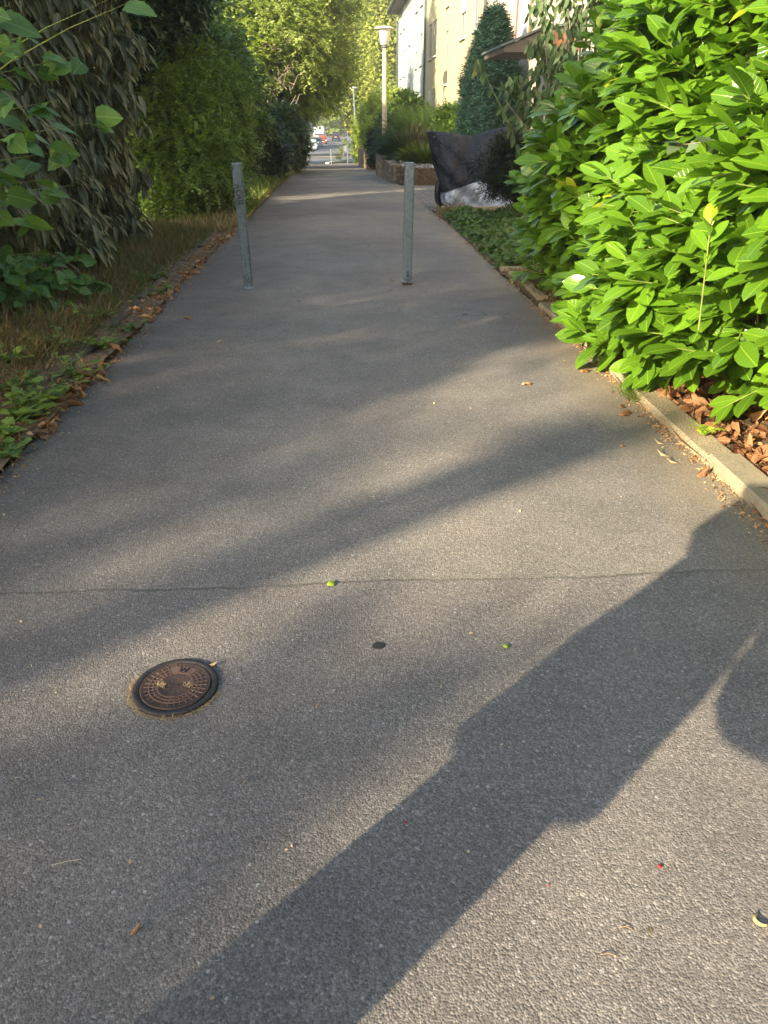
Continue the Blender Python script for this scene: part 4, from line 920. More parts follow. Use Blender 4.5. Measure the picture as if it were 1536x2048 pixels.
# ---------------------------------------------------------------- dry stone walls, steps, planted beds on the right
def stone_wall(label, pts, ztop, thick=.28, seed=0, sh=.10):
    b = Vector((pts[0][0], pts[0][1], 0)); r = empty('stone_wall', b); tag(r, label, 'wall', 'dry stone retaining walls beside the path')
    rng = random.Random(seed); mb = MB(); core = MB()
    for (x0, y0), (x1, y1) in zip(pts[:-1], pts[1:]):
        L = math.hypot(x1-x0, y1-y0); dx, dy = (x1-x0)/L, (y1-y0)/L; nx, ny = dy, -dx
        def W(u, v, z): return (x0-b.x+dx*u+nx*v, y0-b.y+dy*u+ny*v, z)
        zb = min(zg(y0), zg(y1))-.1
        vs = [W(u, v, z) for z in (zb, ztop-.05) for (u, v) in ((.03, .03), (L-.03, .03), (L-.03, thick-.03), (.03, thick-.03))]
        core.add(vs, [(0, 3, 2, 1), (4, 5, 6, 7), (0, 1, 5, 4), (1, 2, 6, 5), (2, 3, 7, 6), (3, 0, 4, 7)])
        z = zb
        while z < ztop-.03:
            h = min(sh*rng.uniform(.7, 1.35), ztop-z); u = -rng.random()*.15
            while u < L:
                l = rng.uniform(.16, .42); a, c = max(0, u), min(L, u+l-.012)
                if c-a > .04:
                    j = lambda s=.014: rng.uniform(-s, s)
                    vv = [W(a+j(.01), j(), z+j(.006)), W(c+j(.01), j(), z+j(.006)), W(c, thick+j(), z), W(a, thick+j(), z), W(a+j(.012), j(.02), z+h-.01+j(.01)), W(c+j(.012), j(.02), z+h-.01+j(.01)), W(c, thick+j(), z+h-.01), W(a, thick+j(), z+h-.01)]
                    mb.add(vv, [(0, 3, 2, 1), (4, 5, 6, 7), (0, 1, 5, 4), (1, 2, 6, 5), (2, 3, 7, 6), (3, 0, 4, 7)])
                u += l
            z += h
    mb.build('stones', M['stone'], r, bevel=.012); core.build('mortar_core', M['soil'], r)
c0 = G(801, 367)
stone_wall('honey coloured dry stone wall turning the corner at the paved driveway', [(at(766, 330, 31).x, 31.0), (c0.x+.02, c0.y+.1), (c0.x+.1, c0.y-.02), (2.6, c0.y-.1)], .285, seed=3)
stone_wall('short darker dry stone wall beyond the red steps', [(-1.15, 46), (-.55, 38.6), (.2, 38.4)], .02, seed=4)
mb = MB(); st_ = empty('garden_steps', (.2, 34.5, -.6)); tag(st_, 'low reddish steps between the two stone walls', 'steps')
for k in range(3): MB().box(-.35+k*.3, 1.6, -2.6, 2.8, -.2, .12+k*.14).build('step', simple('red_sandstone', (.3, .17, .13), .9), st_, bevel=.01)
# raised soil behind the wall
v = [];
o = MB().box(.75, 3.9, 22.6, 31, -.6, .22).build('planting_bed', M['soil']); tag(o, None, None, None, 'structure')
o = MB().box(.25, 3.4, 37.0, 60, -1.5, -.05).build('planting_bed', M['soil']); tag(o, None, None, None, 'structure')
rg = np.random.RandomState(6); n = 2500
o = leaves('gravel', np.c_[.5+2.2*rg.rand(n), 22.6+3*rg.rand(n), np.full(n, .225)+.03*rg.rand(n)], rg.normal(size=(n, 3)), rg.normal(size=(n, 3))*.4+[0, 0, 1], .07, 1.5, T_SMALL, simple('pale_gravel', (.5, .48, .43), .9), None); tag(o, 'pale gravel on the bed behind the stone wall', 'gravel', None, 'stuff')

def shrub(name, label, blobs, n, leaf, mat, seed, tmpl=T_SMALL, cat='shrub', k=8, tl=.18, shell=.5, droop=.1, width=1.2, lump=.08, spread=.5, group=None, tintb=None, zsq=.9, trunk_r=.04):
    bl_ = px_blobs(blobs); cx = sum(b[0] for b in bl_)/len(bl_); cy = sum(b[1] for b in bl_)/len(bl_)
    return tree(name, label, cat, (cx, cy, zg(cy)), bl_, n, leaf, mat, k=k, tl=tl, trunk_r=trunk_r, tmpl=tmpl, width=width, droop=droop, seed=seed, shell=shell, lump=lump, spread=spread, group=group, tintb=tintb, zsq=zsq)
shrub('clipped_shrub', 'large clipped rounded green shrub before the grey blue house', [(812, 235, 40, 40), (800, 270, 40, 42), (835, 245, 41, 35), (790, 250, 39, 36), (845, 275, 40, 40), (815, 220, 41, 28)], 3600, .11, M['box'], 91, zsq=1.1)
shrub('clipped_shrub', 'dark clipped shrub in the shade round the foot of the concrete lamp post', [(765, 285, 37, 30), (782, 300, 35, 30), (760, 310, 38, 26), (795, 310, 34, 26), (775, 255, 38, 24)], 2600, .10, M['yew'], 92)
shrub('rounded_bush', 'rounded fine leaved bush left of the dark columnar conifer', [(902, 245, 26, 32), (915, 262, 25.5, 30), (888, 262, 26.5, 28), (925, 240, 26.5, 22), (900, 280, 25, 30), (920, 290, 25, 28)], 2600, .09, M['box'], 93, T_NEEDLE, width=2.0)
def mound(name, label, base, n, L, mat, seed, spread=1.0, R0=.25, tint=.5, w=1.0, group='ornamental grasses behind the stone wall'):
    rng = np.random.RandomState(seed); a = rng.rand(n)*2*PI; rr = R0*rng.rand(n)**.5
    P = np.c_[rr*np.cos(a), rr*np.sin(a), np.zeros(n)]; D = np.c_[np.cos(a)*spread*rng.rand(n), np.sin(a)*spread*rng.rand(n), np.ones(n)]
    r = empty(name, base); tag(r, label, 'grass plant', group)
    tm = leaf_tmpl([(0, .006), (.25, .008), (.5, .008), (.75, .006), (1, .001)], .2, .55)
    leaves('blades', P, D, np.c_[-np.cos(a), -np.sin(a), np.full(n, .6)*0+.5], L*(.6+.5*rng.rand(n)), w, tm, mat, r, np.clip(rng.normal(tint, .25, n), 0, 1)); 
    mb = MB()
    for i in range(10):
        a_ = rng.rand()*6.28; e = (math.cos(a_)*L*.35, math.sin(a_)*L*.35, L*1.0); mb.tube([(0, 0, 0), (e[0]*.3, e[1]*.3, e[2]*.6), e], .0022, 4)
    mb.build('stalks', M['twig'], r)
def mp(px, py, Y, z=.2): q = at(px, py, Y); return (q.x, Y, z)
mound('ornamental_grass', 'tall arching reed clump with feathery tops against the yellow house', mp(862, 290, 29), 3000, 1.75, M['pampas'], 101, .9, .45, .45, 1.4)
mound('ornamental_grass', 'second tall reed clump joining the first on its right', mp(893, 290, 30), 2400, 1.8, M['pampas'], 102, .9, .45, .55, 1.4)
M['bluegrass'] = L_('bluish_grass_blade', (.035, .085, .045), (.11, .19, .10), .6, .25)
mound('ornamental_grass', 'bluish weeping grass mound spilling over the stone wall', mp(818, 315, 27), 2600, 1.15, M['bluegrass'], 103, 1.5, .3, .25, 1.3)
mound('ornamental_grass', 'short fresh green grass mound just left of the covered motorcycle', mp(850, 330, 24.5), 2200, .75, M['grassgreen'], 104, 1.4, .3, .7, 1.6)
mound('ornamental_grass', 'small brown tinged tussock between the reed clumps and the mound', mp(845, 300, 26.5), 700, 1.1, M['grassdry'], 105, .7, .25, .3, 1.2)
shrub('yellow_hedge', 'bright yellow green conifer hedge lit by the sun beyond the stone walls', [(752, 235, 56, 28), (735, 265, 58, 27), (765, 225, 54, 30), (728, 295, 60, 20), (750, 290, 56, 30), (745, 250, 56, 28), (785, 220, 52, 30), (770, 270, 53, 30), (745, 275, 48, 20)], 5200, .2, M['limeleaf'], 94, T_NEEDLE, cat='hedge', width=2.2, tl=.35, spread=.4, droop=-.5)
shrub('low_shrub', 'low green weed shrub at the foot of the metal street lamp', [(722, 318, 60, 9), (716, 312, 62, 7), (728, 325, 58, 6)], 500, .14, M['midleaf'], 95, width=1.6)
shrub('climber', 'yellowish climber at the end of the darker stone wall', [(733, 318, 47, 5), (733, 326, 47, 4)], 160, .12, M['limeleaf'], 96)

# ---------------------------------------------------------------- lamps, posts, signs
def concrete_lamp():
    q = at(769, 250, 36); b = Vector((q.x, 36, zg(36))); r = empty('lamp_post', b); tag(r, 'concrete lamp post with flared white glass shade and flat lid beside the terrace', 'street lamp')
    zt = at(768, 95, 36).z-b.z; zl = at(768, 55, 36).z-b.z
    MB().tube([(0, 0, -.2), (0, 0, zt*.5), (0, 0, zt)], [.125, .105, .08], 14).build('post', M['concrete_post'], r, True)
    mb = MB(); mb.lathe([(.10, zt-.02), (.13, zt), (.13, zt+.05), (.10, zt+.07)], 20); mb.build('collar', M['zinc'], r, True)
    mb = MB(); mb.lathe([(.11, zt+.072), (.17, zt+.1), (.235, zl-.12), (.24, zl-.07)], 24); mb.build('lamp_shade', simple('opal_glass', (.72, .68, .66), .25, var=.03), r, True)
    mb = MB(); mb.lathe([(.25, zl-.068), (.40, zl-.05), (.41, zl-.02), (.25, zl+.03), (.02, zl+.06)], 28); mb.build('lid', M['white'], r, True)
concrete_lamp()
def steel_lamp():
    Y = 72; q = at(712, 318, Y); b = Vector((q.x, Y, zg(Y))); r = empty('street_lamp', b); tag(r, 'slender grey steel street lamp with small cap, far down the path', 'street lamp')
    zt = at(710, 183, Y).z-b.z
    MB().tube([(0, 0, -.1), (0, 0, 1.0), (0, 0, 1.05), (-.1, 0, zt)], [.11, .11, .07, .055], 10).build('post', M['galv'], r, True)
    mb = MB(); mb.lathe([(.06, zt), (.12, zt+.08), (.30, zt+.22), (.32, zt+.27), (.15, zt+.34), (.02, zt+.36)], 18, (-.1, 0, 0)); mb.build('lamp_head', M['white'], r, True)
steel_lamp()
def post(name, label, px, ybot, ytop, Y, wpx, mat, cat='post', group=None, top=None):
    a = at(px, ybot, Y); z0 = zg(Y); zt = at(px, ytop, Y).z; w = wpx*depth(a)/FPX/2
    r = empty(name, (a.x, Y, z0)); tag(r, label, cat, group)
    MB().tube([(0, 0, -.05), (0, 0, zt-z0)], w, 8).build('shaft', mat, r)
    if top: MB().tube([(0, 0, zt-z0), (0, 0, zt-z0+.14)], w*1.3, 8).build('cap', top, r)
    else: MB().lathe([(w*1.1, zt-z0-.02), (w*1.1, zt-z0+.01), (.005, zt-z0+.03)], 8).build('cap', mat, r)
    return r
post('bollard', 'thin grey bollard at the far end of the path, left of the pair', 663, 330, 299, 55, 1.9, M['galv'], 'bollard', 'bollards at the far end of the path')
post('bollard', 'thin grey bollard at the far end of the path, right of the pair', 696, 328, 301, 58, 1.9, M['galv_old'], 'bollard', 'bollards at the far end of the path')
post('marker_post', 'short white marker post with dark cap behind the far bollards', 687, 306, 291, 92, 2.2, M['white'], 'marker post', None, M['black'])
post('white_post', 'tall cream white pole beside the round red sign', 703.5, 307, 222, 100, 1.5, M['white'], 'pole')
def sign():
    Y = 118; c = at(699, 262, Y); z0 = zg(Y); r = empty('road_sign', (c.x, Y, z0)); tag(r, 'round red road sign on a thin grey pole beyond the far bollards', 'road sign')
    zt = at(695, 232, Y).z-z0
    MB().tube([(-.3, .05, 0), (-.3, .05, zt)], .035, 8).build('pole', M['galv'], r)
    zc = c.z-z0; n = 24
    mb = MB(); mb.rings([[(.30*math.cos(a), y, zc+.30*math.sin(a)) for a in [2*PI*i/n for i in range(n)]] for y in (.0, .02)]); mb.build('sign_disc', simple('sign_red', (.55, .03, .05), .5, var=.05), r)
    MB().box(-.2, .2, -.006, -.002, zc-.04, zc+.04).build('bar', simple('sign_pink_bar', (.62, .2, .2), .5), r)
sign()
Y = 115; q = at(693, 290, Y); r = empty('electrical_cabinet', (q.x, Y, zg(Y))); tag(r, 'pale grey green metal cabinet beside the red sign', 'cabinet')
MB().box(-.32, .32, -.2, .2, 0, 1.35).build('housing', simple('cabinet_grey', (.15, .19, .2), .5), r, bevel=.02); MB().box(-.36, .36, -.24, .24, 1.352, 1.42).build('lid', M['zinc'], r, bevel=.02); MB().box(-.29, -.01, -.212, -.203, .1, 1.28).build('door', simple('cabinet_door', (.2, .25, .26), .5), r); MB().box(.01, .29, -.212, -.203, .1, 1.28).build('door', M['zinc'], r)
q = G(674, 326); r = empty('kerb_stop', (q.x, 60.5, zg(60.5)), math.radians(-14)); tag(r, 'narrow pale kerb stone pointing away between the far bollards', 'kerb stone')
MB().box(-.14, .14, -2.2, 3.5, -.05, .16).build('stone', simple('pale_kerb_stone', (.55, .53, .47), .8), r, bevel=.02)
shrub('low_weeds', 'yellowish weeds growing at the tip of the pale kerb stone', [(677, 313, 68, 3), (682, 300, 90, 3), (690, 285, 110, 4)], 120, .12, M['limeleaf'], 97)
post('reflector_post', 'small post with red reflector at the left edge by the parked cars', 620, 326, 318, 62, 1.6, M['berry'], 'reflector post', None, M['galv'])

# ---------------------------------------------------------------- vehicles down the street
M['tyre'] = simple('tyre_rubber', (.02, .02, .02), .8); M['cglass'] = simple('car_glass', (.03, .04, .05), .08, spec=1)
M['chrome'] = simple('wheel_alloy', (.5, .5, .52), .3, .8)
def car(px, Y, label, col, kind='hatch', facing=-1, rz=0.0, cat='car', group='vehicles parked or driving on the far street'):
    q = at(px, 280, Y); b = Vector((q.x, Y, zg(Y)+.01)); r = empty('camper_van' if kind == 'camper' else 'van' if kind == 'van' else 'car', b, rz + (0 if facing < 0 else PI)); tag(r, label, cat, group)
    W, H, Ln = dict(hatch=(1.78, 1.5, 4.2), suv=(1.85, 1.66, 4.4), van=(2.0, 2.6, 5.6), camper=(2.25, 2.9, 6.4))[kind]
    h = Ln/2; paint = simple('paint', col, .25, .1, var=.04, spec=.8); hw = W/2
    def ring(y, w, z0, z1, c=.12): 
        return [(-w+c, y, z0), (w-c, y, z0), (w, y, z0+c), (w, y, z1-c), (w-c, y, z1), (-w+c, y, z1), (-w, y, z1-c), (-w, y, z0+c)]
    if kind in ('hatch', 'suv'):
        zb, zh = .2, H*.60; mb = MB()
        mb.rings([ring(-h, hw*.82, zb+.15, zh*.80), ring(-h+.12, hw*.95, zb, zh*.86), ring(-h+.8, hw, zb, zh*.97), ring(0, hw, zb, zh), ring(h-.5, hw, zb, zh), ring(h-.08, hw*.95, zb, zh*.97), ring(h, hw*.86, zb+.12, zh*.9)])
        mb.build('body', paint, r, False, .03)
        c = [(-h*.45, zh-.03), (-h*.12, H-.05), (h*.45, H), (h*.80, H-.12), (h*.96, zh-.03)]
        mb = MB(); mb.rings([[(-hw*.88, y if z < H-.2 else y, zh-.04), (hw*.88, y, zh-.04), (hw*.70, y, z), (-hw*.70, y, z)] for y, z in [(c[0][0], zh), (c[1][0], c[1][1]), (c[2][0], H), (c[3][0], c[3][1]), (c[4][0], zh)]]); mb.build('cabin', paint, r, False, .03)
        def quad(name, vs, mat=M['cglass']): mesh_obj(name, vs, [(0, 1, 2, 3)], mat, r)
        e = .02
        quad('windscreen', [(-hw*.80, c[0][0]-e+.05, zh+.04), (hw*.80, c[0][0]-e+.05, zh+.04), (hw*.66, c[1][0]-e-.04, H-.12), (-hw*.66, c[1][0]-e-.04, H-.12)])
        quad('rear_window', [(hw*.80, c[4][0]+e-.04, zh+.05), (-hw*.80, c[4][0]+e-.04, zh+.05), (-hw*.66, c[3][0]+e+.02, H-.2), (hw*.66, c[3][0]+e+.02, H-.2)])
        for s in (-1, 1): quad('side_window', [(s*hw*.885, c[0][0]+.35, zh+.03), (s*hw*.885, c[4][0]-.3, zh+.03), (s*hw*.735, c[3][0]-.1, H-.17), (s*hw*.735, c[1][0]+.05, H-.15)])
        MB().box(-.26, .26, -h-.02, -h-.002, .42, .54).build('number_plate', M['white'], r); MB().box(-.5, .5, -h-.012, -h+.03, .58, .72).build('grille', M['black'], r)
        MB().box(-.26, .26, h+.002, h+.02, .62, .74).build('number_plate', M['white'], r)
        lz = zh*.72
    else:
        zb = .35; mb = MB(); zt = H
        if kind == 'van':
            mb.rings([ring(-h, hw*.85, zb, 1.0), ring(-h+.5, hw, zb, 1.25), ring(-h+1.4, hw, zb, zt-.15, .2), ring(-h+2.0, hw, zb, zt, .2), ring(h, hw, zb, zt, .2)])
        else:
            mb.rings([ring(-h, hw*.8, zb, 1.0), ring(-h+.7, hw*.85, zb, 1.2), ring(-h+1.05, hw*.85, zb, 1.9)]); mb.rings([ring(-h+.95, hw*.9, 1.7, zt-.1, .2), ring(-h+1.5, hw, .95, zt, .2), ring(h, hw, .5, zt, .15)])
        mb.build('body', paint, r, False, .04)
        ys = -h+.55 if kind == 'van' else -h+.66
        mesh_obj('windscreen', [(-hw*.78, ys, 1.28), (hw*.78, ys, 1.28), (hw*.76, ys+.35, 1.72 if kind == 'camper' else 1.95), (-hw*.76, ys+.35, 1.72 if kind == 'camper' else 1.95)], [(0, 1, 2, 3)], M['cglass'], r)
        MB().box(-hw*.7, hw*.7, h+.003, h+.02, 1.5, 2.0).build('rear_window', M['cglass'], r)
        if kind == 'camper': MB().box(-.55, .45, -h+1.02, -h+1.16, 2.28, 2.46).build('dark_band', simple('grey_band', (.25, .25, .26), .5), r)
        MB().box(-.7, .7, -h-.03, -h-.003, .55, .8).build('grille', M['black'], r); lz = .9
    for s in (-1, 1):
        MB().box(s*hw*.72-.17, s*hw*.72+.17, -h-.015, -h+.14, lz-.08, lz+.1).build('headlight', simple('headlight_glass', (.8, .82, .85), .15), r, bevel=.02)
        MB().box(s*hw*.80-.12, s*hw*.80+.12, h-.1, h+.015, lz, lz+.28).build('tail_light', simple('tail_light_red', (.4, .02, .02), .3), r, bevel=.02)
        MB().box(s*(hw+.08)-.1, s*(hw+.08)+.1, -h*.36, -h*.36+.1, 1.0, 1.14).build('mirror', paint, r, bevel=.02)
        for y in (-h+.82, h-.85):
            w = empty('wheel', (s*(hw-.12), y, .32)); w.parent = r
            mb = MB(); rs = [[(x, R_*math.cos(a), R_*math.sin(a)) for a in [2*PI*i/20 for i in range(20)]] for x, R_ in ((-.11, .27), (-.11, .31), (-.08, .325), (.08, .325), (.11, .31), (.11, .27))]; mb.rings(rs); mb.build('tyre', M['tyre'], w, True)
            mb = MB(); mb.rings([[(x, .2*math.cos(a), .2*math.sin(a)) for a in [2*PI*i/16 for i in range(16)]] for x in (-.114, .114)]); mb.build('rim', M['chrome'], w)
    return r
car(624, 130, 'silver blue car parked nearest on the left of the far street', (.42, .52, .55), 'hatch', -1, .05)
car(634.5, 148, 'light blue car parked behind the silver blue one', (.38, .52, .62), 'hatch', -1, .07)
car(644.5, 163, 'orange red car parked behind the two light blue cars', (.55, .10, .04), 'hatch', -1, .12)
car(639, 176, 'white camper van with overcab parked behind the red car', (.72, .72, .70), 'camper', -1, .05, 'camper van')
car(672, 186, 'dark hatchback driving away, seen from behind', (.025, .03, .04), 'suv', 1 if False else -1, PI+.03)
car(675, 232, 'tall white delivery van beyond the dark hatchback', (.75, .75, .74), 'van', -1, PI, 'van')
car(656, 250, 'grey car far down the street left of the white van', (.4, .42, .45), 'hatch', -1)
car(663, 275, 'very distant dark car on the street centre', (.08, .06, .06), 'suv', -1)
car(610, 120, 'dark red car half hidden by bushes at the left street edge', (.06, .02, .02), 'suv', -1)

# ---------------------------------------------------------------- left side shrubs
def viburnum():
    b = Vector((-3.9, 6.2, 0)); r = empty('viburnum_hedge', b); tag(r, 'tall shrub hedge of long drooping olive leaves along the left side', 'hedge')
    rng = np.random.RandomState(51); P = []; D = []; Nn = []; T = []; Ls = []; st = MB()
    def face(y): return -3.25+.045*(y-6)+(.12*np.sin(y*1.9))
    for i in range(2700):
        if rng.rand() < .95: y = 5.0+5.6*rng.rand()**.9
        else: y = 4.3+1*rng.rand()
        z = .18+4.3*rng.rand()**1.15; z += .13*math.sin(z*9+y*2)
        x = face(y)+.10*math.sin(z*1.7+y)+.13*math.sin(z*4.3-y*3.1)+.10*math.sin(y*6.3+z*5.0)-abs(rng.normal(0, .20))-max(0, z-2.8)*.10-max(0, y-9.8)*.35
        if rng.rand() < .12: x = face(y)-1.8*rng.rand(); y = 10.7-.3*abs(rng.normal()); 
        k = rng.randint(6, 10); tt = rng.rand()
        q = np.array([x, y, z])-np.array(b)
        od = np.array([.9, -.15+rng.normal()*.4, .05])
        for j in range(k):
            a = rng.rand()*6.28
            out_ = rng.rand() < .6
            dd = np.array([math.cos(a)*.75+.25, math.sin(a)*.75+.0, -.75+.3*rng.rand()]) if out_ else np.array([math.cos(a)*.3+.08, math.sin(a)*.3, -1.0+.3*rng.rand()])
            P.append(q+rng.normal(size=3)*[.035, .035, .05]); D.append(dd); Nn.append([dd[0]*.5+.25+rng.normal()*.3, dd[1]*.5-.15+rng.normal()*.3, .75+rng.normal()*.2] if out_ else [.6+rng.normal()*.5, -.6+rng.normal()*.5, .3]); T.append(.5*tt+.5*rng.rand()); Ls.append(rng.uniform(.14, .25))
        if i % 3 == 0: st.tube([tuple(q-od*.25-np.array([0, 0, .03])), tuple(q)], [.004, .0025], 4)
    P = np.array(P); n = len(P)
    leaves('foliage', P, np.array(D), np.array(Nn), np.array(Ls), rng.uniform(.8, 1.15, n), T_VIB, M['viburnum'], r, np.array(T))
    st.build('shoots', M['twig'], r)
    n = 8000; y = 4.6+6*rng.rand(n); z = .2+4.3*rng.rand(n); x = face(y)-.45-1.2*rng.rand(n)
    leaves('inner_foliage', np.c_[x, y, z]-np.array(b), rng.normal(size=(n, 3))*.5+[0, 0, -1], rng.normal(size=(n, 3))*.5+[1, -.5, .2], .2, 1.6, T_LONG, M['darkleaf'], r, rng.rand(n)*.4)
    mb = MB(); rr = random.Random(9)
    for i in range(34):
        y = 4.8+5.7*rr.random(); x = face(y)-.25-.9*rr.random(); pts = [Vector((x, y, 0))-b]
        for s_ in range(5): pts.append(pts[-1]+Vector((rr.uniform(-.2, .2), rr.uniform(-.2, .2), .8)))
        mb.tube(pts, [.028, .024, .02, .015, .01, .005], 7)
    mb.build('branches', M['bark'], r, True)
viburnum()
# hazel-like sapling reaching into view from the left
def sapling(label, b, tips, nleaf, L, seed, tint=None):
    b = Vector(b); r = empty('broadleaf_sapling', b); tag(r, label, 'sapling', 'broad leaved saplings in front of the drooping hedge'); rng = np.random.RandomState(seed); mb = MB(); P = []; D = []
    for (x, y, Y) in tips:
        e = at(x, y, Y)-b; st_ = Vector((e.x*.12, e.y*.2, e.z*.62)); mid = st_.lerp(e, .55)+Vector((rng.normal(0, .03), rng.normal(0, .05), .10))
        mb.tube([(0, 0, 0), st_, st_.lerp(mid, .5)+Vector((0, 0, .04)), mid, mid.lerp(e, .5)+Vector((0, 0, .015)), e], [.012, .007, .005, .0035, .0025, .0012], 6)
        for k in range(nleaf):
            t = rng.rand(); q = mid.lerp(e, t*1.05) if rng.rand() < .7 else st_.lerp(mid, .3+.7*t)
            a = rng.rand()*6.28; P.append(tuple(q+Vector(rng.normal(0, .02, 3)))); D.append((math.cos(a)+.5, math.sin(a)*.8, -.35+.3*rng.rand()))
    mb.build('branches', M['greenstem'], r, True); P = np.array(P); n = len(P)
    leaves('foliage', P, np.array(D), rng.normal(size=(n, 3))*.5+[.3, -.3, .8], L*(.55+.6*rng.rand(n)), .95, T_BROAD, M['broad'], r, rng.rand(n))
sapling('broad leaved sapling reaching in from the upper left frame edge', (-3.3, 3.6, 0), [(140, 115, 4.0), (60, 90, 3.7), (185, 245, 4.6), (20, 190, 3.6), (120, 200, 4.2), (30, 280, 3.8), (140, 300, 4.6), (80, 360, 4.4), (10, 380, 4.0), (150, 370, 4.8), (50, 440, 4.8), (-20, 60, 3.4), (20, 10, 3.6), (5, 330, 3.9), (60, 250, 4.0), (100, 60, 3.9), (40, 150, 3.8), (10, 430, 4.3), (90, 330, 4.3)], 13, .145, 61)
sapling('low broad leaved sapling spreading over the dry grass at the left edge', (-3.35, 6.3, 0), [(60, 530, 6.3), (120, 545, 6.4), (190, 560, 6.5), (225, 570, 6.6), (30, 560, 6.1), (90, 590, 6.2), (140, 610, 6.1), (170, 520, 6.8), (0, 520, 6.2), (40, 610, 6.0), (110, 510, 6.7), (150, 575, 6.3), (60, 580, 6.2), (10, 590, 6.0)], 17, .14, 62)
sapling('pair of large leaves hanging in from the top above the drooping hedge', (-3.0, 4.9, 0), [(215, 0, 4.3), (265, 2, 4.3)], 2, .14, 63)

def gtree(name, label, cat, Yb, xb, blobs, **kw):
    q = at(xb, 240, Yb); return tree(name, label, cat, (q.x, Yb, zg(Yb)), blobs if kw.pop('world', False) else px_blobs(blobs), **kw)
gtree('arching_shrub', 'dense small leaved shrub with layered arching sprays behind the drooping hedge', 'shrub', 13.2, 330, [(390, 330, 13.2, 85), (330, 430, 12.6, 62), (425, 405, 13.6, 55), (365, 235, 13.8, 80), (440, 280, 14.6, 60), (310, 330, 13.0, 60), (425, 190, 15, 70), (370, 420, 13.2, 62), (300, 250, 13.2, 60), (460, 350, 14.5, 35), (290, 180, 13.5, 60), (350, 140, 14.5, 70)], n_tw=14000, leaf=.045, mat=M['smallleaf'], k=11, tl=.28, trunk_r=.05, seed=111, shell=.55, width=1.3, spread=.55, droop=.35, lump=.12, tintb=.15)
gtree('dark_tree', 'dark glossy leaved tree above the layered shrub at the top left', 'tree', 14.5, 200, [(250, 40, 13.5, 75), (325, 30, 14.5, 60), (200, -40, 12.8, 90), (300, -60, 14, 90), (260, 120, 14, 55), (350, -20, 15, 60), (220, 110, 13.2, 60), (180, 30, 12.5, 70), (200, 180, 13, 60), (240, -140, 13, 100)], n_tw=4200, leaf=.09, mat=M['darkleaf'], k=9, tl=.32, trunk_r=.12, seed=112, width=1.25, shell=.7)
gtree('mid_green_tree', 'mid green bushy tree between the layered shrub and the climber clad tree', 'tree', 20, 350, [(400, 130, 19, 75), (455, 180, 20, 60), (370, 90, 18, 70), (440, 110, 21, 50), (410, 220, 19.5, 60), (480, 230, 21.5, 50), (330, 60, 18.5, 60)], n_tw=7500, leaf=.085, mat=M['midleaf'], k=9, tl=.3, trunk_r=.12, seed=113, width=1.25)
gtree('dark_bush', 'dark evergreen bush at the grass edge beyond the layered shrub', 'bush', 22.5, 500, [(500, 262, 22.5, 55), (530, 300, 23.3, 45), (472, 310, 21.5, 42), (500, 325, 22.5, 36), (545, 325, 24, 26), (468, 345, 21.5, 26)], n_tw=6500, leaf=.07, mat=M['darkleaf'], k=9, tl=.22, trunk_r=.06, seed=114, width=1.2)
gtree('grey_bush', 'greyish green bush further along the left edge of the path', 'bush', 32, 560, [(562, 262, 31, 42), (578, 300, 33, 34), (560, 310, 31.5, 34), (588, 290, 35, 20), (582, 318, 35, 17), (545, 335, 29, 18), (590, 258, 35, 16)], n_tw=6500, leaf=.09, mat=M['greyleaf'], k=9, tl=.3, trunk_r=.06, seed=115, width=1.2)
gtree('yellow_green_bush', 'low yellowish bush edging the grass below the grey bush', 'bush', 27, 535, [(530, 340, 26, 16), (555, 332, 29, 16), (575, 326, 33, 14), (515, 348, 24.5, 14), (588, 328, 38, 9)], n_tw=1900, leaf=.07, mat=M['limeleaf'], k=8, tl=.2, trunk_r=.03, seed=116, width=1.3)
gtree('climber_clad_tree', 'tree smothered in climbing leaves with an arm leaning over the path', 'tree', 40, 520, [(560, 60, 38, 95), (640, 115, 40, 66), (600, 170, 40, 58), (672, 125, 42, 36), (505, 120, 37, 62), (610, 212, 41, 22), (520, 10, 38, 90), (620, 20, 41, 80), (480, 200, 37, 50), (560, 230, 40, 40), (600, -60, 40, 110), (655, 170, 42, 34)], n_tw=15000, leaf=.13, mat=M['limeleaf'], k=9, tl=.5, trunk_r=.3, seed=117, width=1.25, shell=.7, lump=.22, tintb=.2)
gtree('lime_tree', 'sunlit yellow green tree top showing behind the mid green tree', 'tree', 46, 380, [(430, 30, 46, 62), (395, 60, 45, 52), (450, -30, 47, 80), (380, -20, 45, 70), (340, 80, 45, 50)], n_tw=4500, leaf=.16, mat=M['limeleaf'], k=9, tl=.45, trunk_r=.2, seed=118, width=1.25)
# tangle of bare twigs in the climber clad tree
q = at(560, 130, 36.4); b = empty('bare_twigs', q); tag(b, 'tangle of bare grey twigs in front of the climber clad tree', 'dead branches'); mb = MB(); rr = random.Random(12)
for i in range(42):
    a = Vector((rr.uniform(-.6, .6), rr.uniform(-.2, .2), rr.uniform(-1.6, .9))); e = a+Vector((rr.uniform(-.7, .7), rr.uniform(-.3, .3), rr.uniform(-.9, .7))); m_ = a.lerp(e, .5)+Vector((rr.uniform(-.2, .2), 0, rr.uniform(-.1, .3)))
    mb.tube([a, m_, e], [.022, .014, .006], 5)
mb.build('twigs', M['twig'], b)
